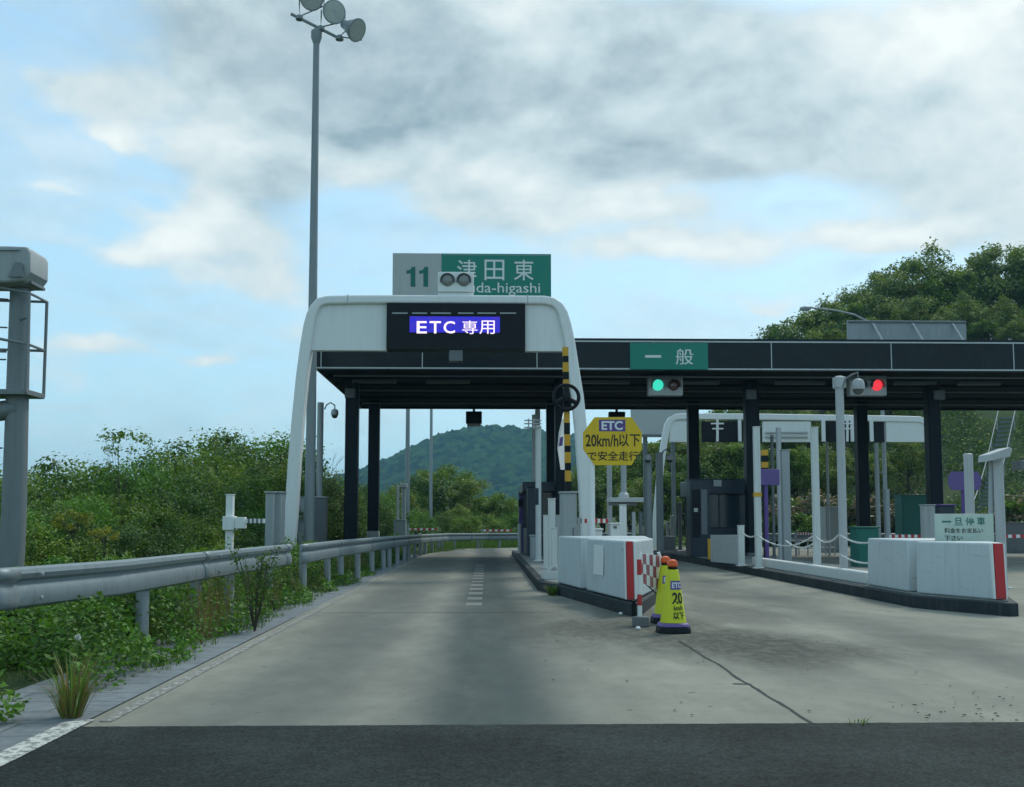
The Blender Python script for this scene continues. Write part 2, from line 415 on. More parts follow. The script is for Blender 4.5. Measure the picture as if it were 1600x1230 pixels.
def scuffed(m):
    gg = m.node_tree
    b = next(n_ for n_ in gg.nodes if n_.type == 'BSDF_PRINCIPLED')
    src = b.inputs['Base Color'].links[0].from_socket
    h = NT.__new__(NT)
    h.t = gg
    pos = h.n('ShaderNodeNewGeometry').outputs['Position']
    a_ = h.noise(h.vec('MULTIPLY', pos, (2.2, 2.2, 13.0)), 1.0, 6, 0.7, 0.6)
    c_ = h.noise(pos, 7.0, 6, 0.75)
    h.set(b, 'Base Color', h.mix(h.math('MULTIPLY', h.rng(a_, 0.60, 0.70), 0.45), h.mix(h.math('MULTIPLY', h.rng(c_, 0.66, 0.70), 0.6), src, (0.20, 0.19, 0.17, 1)), (0.12, 0.125, 0.12, 1)))


scuffed(M['barrier'])
M['road'] = road_concrete()
M['asphalt'] = asphalt()
M['earth'] = earth()
M['shoulder'] = shoulder_mat()
M['lineworn'] = worn_line('worn_white_line', (0.36, 0.365, 0.33), 0.46)
M['linefresh'] = worn_line('cracked_white_line', (0.50, 0.52, 0.48), 0.51)
M['dash'] = worn_line('faint_dash', (0.145, 0.16, 0.152), 0.5)
M['slope'] = wood_far()


# ---------------------------------------------------------------- mesh helper
class MB:
    def __init__(s):
        s.v, s.f = [], []

    def add(s, vs_, fs):
        o = len(s.v)
        s.v += [tuple(p) for p in vs_]
        s.f += [tuple(i + o for i in q) for q in fs]
        return s

    def box(s, x0, x1, y0, y1, z0, z1):
        return s.add([(x0, y0, z0), (x1, y0, z0), (x1, y1, z0), (x0, y1, z0), (x0, y0, z1), (x1, y0, z1), (x1, y1, z1), (x0, y1, z1)],
                     [(3, 2, 1, 0), (4, 5, 6, 7), (0, 1, 5, 4), (1, 2, 6, 5), (2, 3, 7, 6), (3, 0, 4, 7)])

    def prism(s, poly, z0, z1, inset=0.0):
        """plan polygon (counter-clockwise) raised from z0 to z1; inset batters the sides inwards at the top"""
        n_ = len(poly)
        c = (sum(p[0] for p in poly) / n_, sum(p[1] for p in poly) / n_)
        top = []
        for p in poly:
            d = math.hypot(p[0] - c[0], p[1] - c[1]) or 1
            k = max(0, 1 - inset / d)
            top.append((c[0] + (p[0] - c[0]) * k, c[1] + (p[1] - c[1]) * k))
        return s.add([(p[0], p[1], z0) for p in poly] + [(p[0], p[1], z1) for p in top],
                     [tuple(reversed(range(n_))), tuple(range(n_, 2 * n_))] + [(i, (i + 1) % n_, (i + 1) % n_ + n_, i + n_) for i in range(n_)])

    def plate(s, poly, y0, y1):
        """outline in x, z (seen from -y, counter-clockwise) with thickness from y0 to y1"""
        n_ = len(poly)
        return s.add([(p[0], y0, p[1]) for p in poly] + [(p[0], y1, p[1]) for p in poly],
                     [tuple(range(n_)), tuple(reversed(range(n_, 2 * n_)))] + [((i + 1) % n_, i, i + n_, (i + 1) % n_ + n_) for i in range(n_)])

    def tube(s, path, r, seg=10, caps=True):
        """round bar through the points of path; r is one radius or one per point"""
        P = [Vector(p) for p in path]
        rr = r if isinstance(r, (list, tuple)) else [r] * len(P)
        rings = []
        up = None
        for i, p in enumerate(P):
            t = (P[min(i + 1, len(P) - 1)] - P[max(i - 1, 0)]).normalized()
            if up is None:
                up = Vector((0, 0, 1)) if abs(t.z) < 0.9 else Vector((0, 1, 0))
            a = t.cross(up).normalized()
            b_ = a.cross(t).normalized()
            up = b_
            rings.append([p + (a * math.cos(2 * math.pi * k / seg) + b_ * math.sin(2 * math.pi * k / seg)) * rr[i] for k in range(seg)])
        vs_ = [q for ring in rings for q in ring]
        fs = [(i * seg + k, i * seg + (k + 1) % seg, (i + 1) * seg + (k + 1) % seg, (i + 1) * seg + k) for i in range(len(P) - 1) for k in range(seg)]
        if caps:
            fs += [tuple(reversed(range(seg))), tuple(range((len(P) - 1) * seg, len(P) * seg))]
        return s.add(vs_, fs)

    def sweep(s, path, wx, wy):
        """rectangular section swept along a path lying in a plane y = const"""
        P = [Vector(p) for p in path]
        vs_ = []
        for i, p in enumerate(P):
            t = (P[min(i + 1, len(P) - 1)] - P[max(i - 1, 0)]).normalized()
            nrm = Vector((-t.z, 0, t.x))
            ww = wx[i] if isinstance(wx, list) else wx
            for a, b_ in ((-1, -1), (1, -1), (1, 1), (-1, 1)):
                vs_.append(p + nrm * (a * ww / 2) + Vector((0, b_ * wy / 2, 0)))
        fs = [(i * 4 + k, i * 4 + (k + 1) % 4, (i + 1) * 4 + (k + 1) % 4, (i + 1) * 4 + k) for i in range(len(P) - 1) for k in range(4)]
        fs += [(3, 2, 1, 0), tuple((len(P) - 1) * 4 + k for k in range(4))]
        return s.add(vs_, fs)

    def lathe(s, prof, c=(0, 0, 0), seg=20, axis=None):
        """profile of (radius, height) turned round the z axis (or round axis) at c"""
        q = Vector(axis).normalized().to_track_quat('Z', 'Y') if axis else None
        vs_ = []
        for r_, h in prof:
            for k in range(seg):
                v_ = Vector((r_ * math.cos(2 * math.pi * k / seg), r_ * math.sin(2 * math.pi * k / seg), h))
                if q:
                    v_ = q @ v_
                vs_.append(v_ + Vector(c))
        n_ = len(prof)
        fs = [(i * seg + k, i * seg + (k + 1) % seg, (i + 1) * seg + (k + 1) % seg, (i + 1) * seg + k) for i in range(n_ - 1) for k in range(seg)]
        fs += [tuple(reversed(range(seg))), tuple(range((n_ - 1) * seg, n_ * seg))]
        return s.add(vs_, fs)

    def build(s, name, m, parent=None, bevel=0.0, smooth=True, seg=2, loc=None):
        me = bpy.data.meshes.new(name)
        me.from_pydata(s.v, [], s.f)
        me.validate()
        me.update()
        if smooth:
            me.polygons.foreach_set('use_smooth', [True] * len(me.polygons))
            me.set_sharp_from_angle(angle=R(35))
        me.materials.append(M[m] if isinstance(m, str) else m)
        o = bpy.data.objects.new(name, me)
        col.objects.link(o)
        if parent:
            o.parent = parent
            o.matrix_parent_inverse = Matrix.Translation(parent.location).inverted() if parent.type == 'EMPTY' and parent.parent is None else Matrix()
        if bevel:
            bv = o.modifiers.new('bevel', 'BEVEL')
            bv.width, bv.segments, bv.limit_method, bv.angle_limit = bevel, seg, 'ANGLE', R(40)
        return o


def tag(o, label=None, cat=None, group=None, kind=None):
    if label: o['label'] = label
    if cat: o['category'] = cat
    if group: o['group'] = group
    if kind: o['kind'] = kind
    return o


def thing(name, label, cat, loc=(0, 0, 0), group=None):
    """an Empty at the base of a thing; its parts are built in world coordinates and parented to it"""
    o = bpy.data.objects.new(name, None)
    o.empty_display_size = 0.2
    o.location = loc
    col.objects.link(o)
    return tag(o, label, cat, group)


def structure(o):
    o['kind'] = 'structure'
    return o


def text_mesh(body, bold=0.0, space=1.0):
    c = bpy.data.curves.new('lettering', 'FONT')
    c.body = body
    c.offset = bold
    c.space_character = space
    c.resolution_u = 3
    o = bpy.data.objects.new('lettering', c)
    col.objects.link(o)
    bpy.context.view_layer.update()
    me = o.evaluated_get(bpy.context.evaluated_depsgraph_get()).to_mesh()
    v = np.array([tuple(q.co) for q in me.vertices])
    f = [tuple(p.vertices) for p in me.polygons]
    bpy.data.objects.remove(o)
    bpy.data.curves.remove(c)
    v[:, 0] -= v[:, 0].min(); v[:, 1] -= v[:, 1].min()
    v[:, 0] /= v[:, 0].max(); v[:, 1] /= v[:, 1].max()
    return v, f


def lettering(body, x0, x1, z0, z1, y, m, parent, bold=0.0, space=1.0, slant=0.0):
    v, f = text_mesh(body, bold, space)
    mb = MB()
    mb.add([(x0 + (x1 - x0) * p[0] + slant * p[1] * (z1 - z0), y, z0 + (z1 - z0) * p[1]) for p in v], f)
    return mb.build('lettering', m, parent, smooth=False)


def lettering_px(body, px0, py0, px1, py1, Y, m, parent, bold=0.0, space=1.0, slant=0.0):
    a, b = at(px0, py1, Y), at(px1, py0, Y)
    return lettering(body, a.x, b.x, a.z, b.z, Y, m, parent, bold, space, slant)


# ---------------------------------------------------------------- ground, roads
def sm(t):
    t = min(1.0, max(0.0, t))
    return t * t * (3 - 2 * t)


def zground(x, y):
    z = -0.03
    z -= 0.24 * sm((-3.6 - x) / 1.6) + 0.5 * sm((-5.5 - x) / 7)
    if y > 58:
        z += 15 * sm((x - 10) / 30) * sm((y - 61) / 27)
        z -= 0.5 * sm((y - 58) / 12) * (1 - sm((x - 6) / 10))
    return z


xs = sorted(set([-2600, -1500, -800, -400, -200, -120, -80, -60, -45] + list(np.arange(-36, -2, 1.5)) + list(np.arange(-3, 60, 3.0)) + [65, 75, 90, 120, 200, 400, 800, 1500, 2600]))
ys = sorted(set([-300, -120, -50, -20] + list(np.arange(-8, 58, 3.0)) + list(np.arange(58, 96, 2.5)) + [100, 110, 130, 170, 250, 400, 700, 1100, 1700, 2600]))
mb = MB()
mb.add([(x, y, zground(x, y) + (noise.noise(Vector((x * 0.3, y * 0.3, 1))) * 0.12 if (x < -4.2 or y > 62) and abs(x) < 100 and y < 130 else 0)) for y in ys for x in xs],
       [(j * len(xs) + i, j * len(xs) + i + 1, (j + 1) * len(xs) + i + 1, (j + 1) * len(xs) + i) for j in range(len(ys) - 1) for i in range(len(xs) - 1)])
structure(mb.build('ground', 'earth'))

YA = gp(700, 1135).y                      # where asphalt meets concrete


def sheet(name, m, poly, z, div=None):
    q = MB()
    q.add([(p[0], p[1], z) for p in poly], [tuple(range(len(poly)))])
    return structure(q.build(name, m, smooth=False))


sheet('road', 'road', [(-2.7, YA), (30, YA), (30, 53.5), (2.0, 53.5), (-1.2, 51), (-2.1, 47), (-2.55, 41), (-2.7, 35)], 0.0)
sheet('asphalt_road', 'asphalt', [(-2.86, -30), (34, -30), (34, YA + 0.02)] + [(9 - 0.03 * k, YA + 0.02 + 0.012 * noise.noise(Vector((k * 0.21, 1, 1))) + 0.010 * noise.noise(Vector((k * 0.83, 5, 1)))) for k in range(391)] + [(-2.74, YA + 0.02)], 0.006)
sheet('shoulder_pavement', 'shoulder', [(-3.8, -20), (-2.69, -20), (-2.69, 40), (-2.6, 46), (-1.6, 51.4), (-3.6, 51.4), (-3.8, 40)], -0.012)

# worn edge line, thicker cracked line beside the asphalt, faint dashes down the lane
q = MB()
y_ = YA + 0.2
while y_ < 47:
    y2 = min(47, y_ + 0.8)
    off = lambda t: 0.55 * sm((t - 40) / 9)
    q.add([(-2.62 + off(y_), y_, 0.005), (-2.53 + off(y_), y_, 0.005), (-2.53 + off(y2), y2, 0.005), (-2.62 + off(y2), y2, 0.005)], [(0, 1, 2, 3)])
    y_ = y2
structure(q.build('road_edge_line', 'lineworn', smooth=False))
q = MB()
q.add([(-2.93, -20, 0.011), (-2.72, -20, 0.011), (-2.66, YA + 0.25, 0.011), (-2.83, YA + 0.15, 0.011)], [(0, 1, 2, 3)])
structure(q.build('asphalt_edge_line', 'linefresh', smooth=False))
q = MB()
for i in range(13):
    p = gp(730 + 14.5 * (1 - 1 / (1 + i * 0.16)) * 1.3, 949, 0)
    yy = 16.6 + i * 1.25
    q.add([(-0.34, yy, 0.005), (-0.08, yy, 0.005), (-0.08, yy + 0.62, 0.005), (-0.34, yy + 0.62, 0.005)], [(0, 1, 2, 3)])
structure(q.build('road_marking_line', 'dash', smooth=False))
q = MB()
for yj in (15.4, 26.0):
    for k in range(36):
        xa_, xb_ = -2.6 + k * 0.1, -2.5 + k * 0.1
        d_ = 0.02 * noise.noise(Vector((k * 0.4, yj, 2)))
        q.add([(xa_, yj + d_ - 0.012, 0.0035), (xb_, yj + d_ - 0.012, 0.0035), (xb_, yj + d_ + 0.012, 0.0035), (xa_, yj + d_ + 0.012, 0.0035)], [(0, 1, 2, 3)])
structure(q.build('road_joint_line', 'kerb', smooth=False))
# open joint between two concrete slabs, ragged
q = MB()
xj, yj, wj = 2.18, YA, 0.008
while yj < 11.6:
    y2 = yj + 0.09
    x2 = 2.18 + 0.035 * noise.noise(Vector((yj * 1.3, 0, 3))) + 0.012 * noise.noise(Vector((yj * 7, 2, 3)))
    w2 = 0.010 + 0.012 * max(0, noise.noise(Vector((yj * 3.1, 7, 1))) + 0.2)
    q.add([(xj - wj, yj, 0.004), (xj + wj, yj, 0.004), (x2 + w2, y2, 0.004), (x2 - w2, y2, 0.004)], [(0, 1, 2, 3)])
    xj, yj, wj = x2, y2, w2
for yy in (8.6,):
    q.add([(2.04, yy, 0.0045), (2.2, yy - 0.03, 0.0045), (2.2, yy + 0.01, 0.0045), (2.06, yy + 0.03, 0.0045)], [(0, 1, 2, 3)])
structure(q.build('road_joint_line', 'black', smooth=False))
q = MB()
for i in range(18):
    yj = YA + 0.35 + i * 0.42
    q.add([(-2.735, yj, -0.006), (-2.70, yj, -0.006), (-2.70, yj + 0.42, -0.006), (-2.735, yj + 0.42, -0.006)], [(0, 1, 2, 3)])
structure(q.build('gutter_line_road', 'black', smooth=False))

# fallen leaves and crumbs on the concrete, right of the joint
q = MB()
for _ in range(70):
    x, y = rnd.uniform(3.0, 4.6), YA + 0.05 + abs(rnd.gauss(0, 0.5))
    a, s_ = rnd.uniform(0, 6.3), rnd.uniform(0.008, 0.02)
    c_, n_ = math.cos(a), math.sin(a)
    q.add([(x + s_ * c_, y + s_ * n_, 0.012), (x - s_ * n_ * 0.5, y + s_ * c_ * 0.5, 0.018), (x - s_ * c_, y - s_ * n_, 0.011), (x + s_ * n_ * 0.5, y - s_ * c_ * 0.5, 0.009)], [(0, 1, 2, 3)])
for _ in range(25):
    x, y = rnd.uniform(0.5, 4.0), rnd.uniform(7.0, 12.5)
    s_ = rnd.uniform(0.008, 0.018)
    q.add([(x + s_, y, 0.008), (x, y + s_, 0.014), (x - s_, y, 0.008), (x, y - s_, 0.012)], [(0, 1, 2, 3)])
o = q.build('fallen_leaves', 'bark', smooth=False)
tag(o, 'dark fallen leaves and crumbs on the concrete', 'leaves', kind='stuff')


# far wooded mountain
def ridge(x):
    pts = [(-700, 4), (-330, 10), (-180, 26), (-115, 45), (-70, 60), (-30, 75), (5, 84), (40, 82), (90, 76), (170, 66), (300, 58), (520, 50), (900, 30)]
    for (xa, za), (xb, zb) in zip(pts, pts[1:]):
        if xa <= x <= xb:
            return za + (zb - za) * sm((x - xa) / (xb - xa)) if False else za + (zb - za) * (x - xa) / (xb - xa)
    return 0


mb = MB()
GX = list(np.arange(-260, -200, 6.0)) + list(np.arange(-200, 130, 2.4)) + list(np.arange(130, 420, 8.0))
GY = list(np.arange(640, 920, 3.2)) + [960, 1040]
for y in GY:
    for x in GX:
        h = ridge(x) * sm((y - 640) / 265)
        if y > 920:
            h = ridge(x) * (0.9 if y < 1000 else 0.3)
        gul = noise.noise(Vector((x * 0.012, y * 0.006, 5))) * 9 * sm((y - 640) / 120)
        d, _p = noise.voronoi(Vector((x * 0.15, y * 0.11, 2)))
        crown = max(0.0, 1 - d[0] * 1.5) * (4.6 + 3 * noise.noise(Vector((x * 0.05, y * 0.05, 9))))
        mb.v.append((x, y, -2 + h + gul + crown * sm((y - 645) / 20)))
nx = len(GX)
mb.f = [(j * nx + i, j * nx + i + 1, (j + 1) * nx + i + 1, (j + 1) * nx + i) for j in range(len(GY) - 1) for i in range(nx - 1)]
structure(mb.build('hill', 'slope'))

# ---------------------------------------------------------------- traffic islands (kerbed pavements)
I2 = [(2.06, 14.7), (2.2, 14.75), (2.95, 17.6), (3.2, 20), (3.3, 41.0), (2.9, 42.0), (1.3, 42.0), (1.0, 41.4), (1.0, 20.2), (1.28, 19.1)]
I3 = [(7.44, 14.55), (7.6, 14.6), (8.5, 16.8), (9.4, 19.5), (9.6, 42), (9.0, 43), (7.2, 43), (6.7, 42), (6.68, 16.1), (6.8, 15.75)]


def inset(poly, d):
    n_ = len(poly)
    c = (sum(p[0] for p in poly) / n_, sum(p[1] for p in poly) / n_)
    out_ = []
    for i in range(n_):
        a, b, e_ = Vector(poly[i - 1]), Vector(poly[i]), Vector(poly[(i + 1) % n_])
        n1_ = Vector((-(b - a).y, (b - a).x)).normalized()
        n2_ = Vector((-(e_ - b).y, (e_ - b).x)).normalized()
        nn = (n1_ + n2_).normalized()
        out_.append(tuple(b + nn * min(d * 1.6, d / max(0.45, nn.dot(n1_)))))
    return out_


for poly in (I2, I3):
    k = MB().prism(poly, -0.05, 0.19)
    structure(k.build('island_kerb', 'kerb', bevel=0.02))
    k = MB().prism(inset(poly, 0.14), 0.1, 0.203)
    structure(k.build('island_pavement', 'islandtop', bevel=0.01))


# ---------------------------------------------------------------- guardrails
def guardrail(pts, label, name='guardrail', top=0.81, post_step=2.0, group=None, block=True):
    P = [Vector((p[0], p[1], (p[2] - top) if len(p) > 2 else 0.0)) for p in pts]
    # resample
    path, L = [P[0]], 0.0
    for a, b in zip(P, P[1:]):
        n_ = max(1, int((b - a).length / 0.7))
        for i in range(1, n_ + 1):
            path.append(a + (b - a) * (i / n_))
    root = thing(name, label, 'guardrail', (P[0].x, P[0].y, 0), group)
    prof = [(0.0, -0.350), (-0.02, -0.349), (-0.052, -0.325), (-0.062, -0.28), (-0.056, -0.21), (-0.036, -0.160), (-0.018, -0.140), (-0.018, -0.122), (-0.060, -0.095), (-0.074, -0.055), (-0.060, -0.018), (-0.022, -0.001), (0.0, 0.0), (0.02, -0.012)]
    vs_ = []
    for i, p in enumerate(path):
        t = (path[min(i + 1, len(path) - 1)] - path[max(i - 1, 0)]).normalized()
        nrm = Vector((-t.y, t.x, 0)).normalized()      # away from the road
        for off_, dz in prof:
            vs_.append(p + nrm * off_ + Vector((0, 0, top + dz)))
    m_ = len(prof)
    fs = [(i * m_ + k, (i + 1) * m_ + k, (i + 1) * m_ + k + 1, i * m_ + k + 1) for i in range(len(path) - 1) for k in range(m_ - 1)]
    b = MB().add(vs_, fs).build('beam', 'rail', root)
    so = b.modifiers.new('thick', 'SOLIDIFY'); so.thickness = 0.012
    # lapped sections every four metres
    acc2 = 0.0
    for ii, (pa_, pc_) in enumerate(zip(path, path[1:])):
        acc2 += (pc_ - pa_).length
        if acc2 > 4.0:
            acc2 = 0.0
            t = (pc_ - pa_).normalized()
            nrm = Vector((-t.y, t.x, 0)).normalized()
            lv = []
            for q0 in (pc_ - t * 0.16, pc_ + t * 0.16):
                for off_, dz in prof[:-1]:
                    lv.append(q0 + nrm * (off_ - 0.006) + Vector((0, 0, top + dz + (0.003 if dz > -0.05 else 0))))
            mk_ = len(prof) - 1
            lp_ = MB().add(lv, [(k2, mk_ + k2, mk_ + k2 + 1, k2 + 1) for k2 in range(mk_ - 1)]).build('lap_plate', 'rail', root)
            sl2 = lp_.modifiers.new('thick', 'SOLIDIFY'); sl2.thickness = 0.003
    acc, nextp, k = 0.0, 0.6, 0
    for a, c in zip(path, path[1:]):
        acc += (c - a).length
        if acc >= nextp:
            nextp += post_step
            t = (c - a).normalized()
            nrm = Vector((-t.y, t.x, 0))
            base = c + nrm * 0.10
            z0 = zground(base.x, base.y) - 0.25
            MB().tube([(base.x, base.y, z0), (base.x, base.y, c.z + top - 0.05), (base.x, base.y, c.z + top - 0.03)], [0.07, 0.07, 0.045], 14).build('post', 'galv', root)
            if block:
                bb = MB().box(-0.045, 0.045, 0.0, 0.10, -0.09, 0.09)
                ang = math.atan2(t.y, t.x)
                mt = Matrix.Translation(c + nrm * 0.005 + Vector((0, 0, top - 0.165))) @ Matrix.Rotation(ang, 4, 'Z')
                bb.v = [tuple(mt @ Vector(v)) for v in bb.v]
                bb.build('bracket', 'galv', root)
            if k % 2 == 0:
                for dz in (-0.085, -0.285):
                    bo = MB()
                    cc = c - nrm * 0.078 + Vector((0, 0, top + dz + 0.02)) + t * 0.4
                    bo.lathe([(0.018, 0.0), (0.018, 0.012), (0.006, 0.018)], cc, 8, axis=tuple(-nrm))
                    bo.build('bolt', 'galv', root)
            k += 1
    return root


R1 = [at(0, 888, 8.6), at(188, 875, 10.3), at(320, 862, 13.0), at(447, 850.5, 17.2)]
guardrail([(-5.4, 4.0, 0.97), (-4.55, 6.8, 0.97)] + [tuple(p) for p in R1], 'long weathered steel guardrail on round posts above the weeds at the near roadside')
R2 = [at(468, 850.5, 18.0), at(530, 844, 22.0), at(600, 838.5, 28.5), at(640, 836, 36.0), at(668, 834.5, 43.0), at(700, 833.5, 50.0)]
guardrail([tuple(p) for p in R2] + [(0.0, 53.6, 0.74), (3.5, 55.2, 0.74), (8, 55.6, 0.74)],
          'grey guardrail starting beside the white gantry leg and curving across the road end')
guardrail([(10.5, 47), (16, 46.6), (22, 46.4), (30, 46.4)], 'low grey guardrail seen between the poles across the far lanes', block=False)

# ---------------------------------------------------------------- lane gantry with display
YG = 26.9
root = thing('lane_gantry', 'white arched lane gantry spanning the near lane with a lit blue display', 'gantry', (-1.2, YG, 0))
pts = [(449, 893), (452, 850), (456, 800), (461, 720), (467, 650), (473, 590), (479, 545), (484, 512), (488, 495), (493, 483), (501, 474), (512, 471), (560, 470), (700, 470), (850, 471),
       (864, 474), (873, 481), (879, 492), (884, 510), (889, 535), (895, 575), (902, 620), (908, 680), (914, 760), (919, 860), (921, 893)]
wid = [0.31, 0.31, 0.31, 0.31, 0.30, 0.30, 0.30, 0.29, 0.27, 0.25, 0.24, 0.23, 0.23, 0.23, 0.23, 0.24, 0.25, 0.27, 0.28, 0.29, 0.30, 0.31, 0.32, 0.34, 0.36, 0.36]
path = [at(x, y, YG) for x, y in pts]
MB().sweep(path, wid, 0.42).build('frame', 'white', root, bevel=0.05, seg=3)
for p in (path[0], path[-1]):
    MB().box(p.x - 0.35, p.x + 0.35, YG - 0.35, YG + 0.35, zground(p.x, YG) - 0.2, 0.06 if p.x < 0 else 0.24).build('footing', 'islandtop', root, bevel=0.02)
    MB().box(p.x - 0.27, p.x + 0.27, YG - 0.29, YG + 0.29, 0.065 if p.x < 0 else 0.245, 0.10 if p.x < 0 else 0.28).build('base_plate', 'white', root, bevel=0.01)
zl, zh = at(600, 549, YG).z, at(600, 476, YG).z
xa, xb, xc, xd = at(479, 545, YG).x, at(605, 545, YG).x, at(820, 545, YG).x, at(891, 545, YG).x
xa2, xd2 = at(495, 480, YG).x, at(876, 480, YG).x
MB().plate([(xa, zl), (xb - 0.004, zl), (xb - 0.004, zh), (xa2, zh)], YG - 0.10, YG + 0.10).build('side_panel', 'white', root, bevel=0.01)
MB().plate([(xc + 0.004, zl), (xd, zl), (xd2, zh), (xc + 0.004, zh)], YG - 0.10, YG + 0.10).build('side_panel', 'white', root, bevel=0.01)
# seams over the beam
for px in (545, 824):
    p = at(px, 470, YG)
    MB().sweep([p + Vector((-0.012, 0, 0)), p + Vector((0.012, 0, 0))], 0.238, 0.428).build('seam', 'greylight', root)
disp = MB().box(xb, xc, YG - 0.24, YG + 0.3, zl + 0.02, zh).build('display', 'black', root, bevel=0.01)
sl = at(641, 522, YG); sh = at(781, 498, YG)
MB().box(sl.x, sh.x, YG - 0.252, YG - 0.236, sl.z, sh.z).build('screen', 'ledblue', disp)
for body, x0, x1, y0, y1 in (('E', 651, 667, 502, 521), ('T', 671, 689, 502, 521), ('C', 693, 711, 502, 521), ('専', 722, 746, 501, 522), ('用', 749, 773, 501, 522)):
    lettering_px(body, x0, y0, x1, y1, YG - 0.256, 'ledwhite', disp, bold=0.012 if body in 'ETC' else 0.0)
for x0, x1 in ((614, 638), (645, 668), (674, 705), (716, 740), (746, 775), (781, 806)):
    a, b = at(x0, 493.5, YG), at(x1, 491.5, YG)
    MB().box(a.x, b.x, YG - 0.262, YG - 0.238, a.z, b.z).build('hood_strip', 'grey', disp)
a, b = at(702, 566, YG), at(723, 550, YG)
MB().box(a.x, b.x, YG - 0.2, YG + 0.1, a.z, zl + 0.018).build('sensor_box', 'greydark', root, bevel=0.01)


def signal(px0, py0, px1, py1, Y, label, lit, name='lane_signal', stand=0.0):
    a, b = at(px0, py1, Y), at(px1, py0, Y)
    rt = thing(name, label, 'traffic signal', ((a.x + b.x) / 2, Y, a.z))
    MB().box(a.x, b.x, Y, Y + 0.32, a.z, b.z).build('housing', 'greylight' if lit else 'white', rt, bevel=0.02)
    wv = b.x - a.x
    hgt = b.z - a.z
    r_ = min(hgt * 0.32, wv * 0.2) * (0.88 if lit else 1.0)
    zc_ = a.z + hgt * (0.60 if not lit else 0.52)
    vd = 0.22 if lit else 0.09
    for k, mname in enumerate(lit or ('lensgrey', 'lensgrey')):
        cx = a.x + wv * (0.27 + 0.46 * k)
        MB().lathe([(r_, 0), (r_, 0.02), (r_ * 0.8, 0.05), (r_ * 0.4, 0.065), (0.001, 0.07)], (cx, Y + 0.002, zc_), 24, axis=(0, -1, 0)).build('lens', mname, rt)
        vis = MB()
        seg = 20
        for i in range(seg):
            t0, t1 = R(-20) + R(220) * i / seg, R(-20) + R(220) * (i + 1) / seg
            P = []
            for t in (t0, t1):
                for rr_ in (r_ * 1.04, r_ * 1.12):
                    P.append((cx + rr_ * math.cos(t), Y - 0.002, zc_ + rr_ * math.sin(t)))
                    dd = vd if math.sin(t) > 0 else vd + vd * math.sin(t)
                    P.append((cx + rr_ * math.cos(t), Y - dd, zc_ + rr_ * math.sin(t) - 0.03))
            # P: in0 near, in0 far, out0 near, out0 far, in1 near, in1 far, out1 near, out1 far
            vis.add(P, [(0, 4, 5, 1), (2, 3, 7, 6), (1, 5, 7, 3)])
        vis.build('visor', 'greydark', rt)
    if stand:
        MB().box(a.x + 0.004, b.x - 0.004, Y + 0.05, Y + 0.28, a.z - stand, a.z - 0.003).build('mount', 'white', rt, bevel=0.01)
    return rt


signal(684, 425, 740, 456, YG - 0.12, 'white signal box with two unlit round lenses on top of the white arched gantry', None, stand=0.12)

# ---------------------------------------------------------------- toll canopy
YC, YB = 32.0, 43.4
zt, zb = at(1200, 530, YC).z, at(1200, 580, YC).z
x0 = at(496, 580, YC).x
x1 = 24.0
cn = thing('toll_canopy', 'long black flat toll canopy on slim dark columns crossing all lanes', 'canopy', (8, 37, 0))
MB().box(x0, x1, YC + 0.06, YB, zb + 0.02, zt - 0.05).build('roof', 'soffit', cn)
MB().box(x0 - 0.02, x1, YC - 0.02, YC + 0.056, zb, zt).build('fascia', 'fascia', cn)
MB().box(x0 - 0.06, x0 - 0.022, YC - 0.02, YB + 0.02, zb, zt).build('side_fascia', 'fascia', cn)
MB().box(x0 - 0.05, x1, YC - 0.035, YC - 0.023, zb + 0.03, zb + 0.075).build('trim_strip', 'trimwhite', cn)
MB().box(x0 - 0.05, x1, YC - 0.035, YC - 0.023, zt - 0.12, zt - 0.075).build('trim_strip', 'trimwhite', cn)
for px in (502, 660, 839, 1021, 1205, 1392, 1583):
    xx = at(px, 555, YC).x
    MB().box(xx - 0.014, xx + 0.014, YC - 0.033, YC - 0.024, zb + 0.078, zt - 0.123).build('joint_strip', 'trimwhite', cn)
# ribs and lamp troughs under the roof
for yy in (33.4, 35.3, 37.2, 39.1, 41.0, 42.6):
    MB().box(x0 + 0.1, x1 - 0.1, yy - 0.05, yy + 0.05, zb - 0.07, zb + 0.017).build('ceiling_rib', 'soffit', cn)
for px, ww in ((585, 70), (700, 70), (940, 90), (1090, 70), (1250, 80), (1430, 70), (1530, 70)):
    p = at(px, 600, 34.4)
    MB().box(p.x - ww / 2 / 1600 * 34, p.x + ww / 2 / 1600 * 34, 34.32, 34.5, zb - 0.10, zb + 0.016).build('ceiling_lamp', 'greydark', cn, bevel=0.01)
for yy in (32.6, 36.3, 40.2):
    MB().tube([(x0 + 0.4, yy, zb - 0.11), (x1 - 0.4, yy, zb - 0.11)], 0.03, 8).build('conduit', 'greydark', cn)
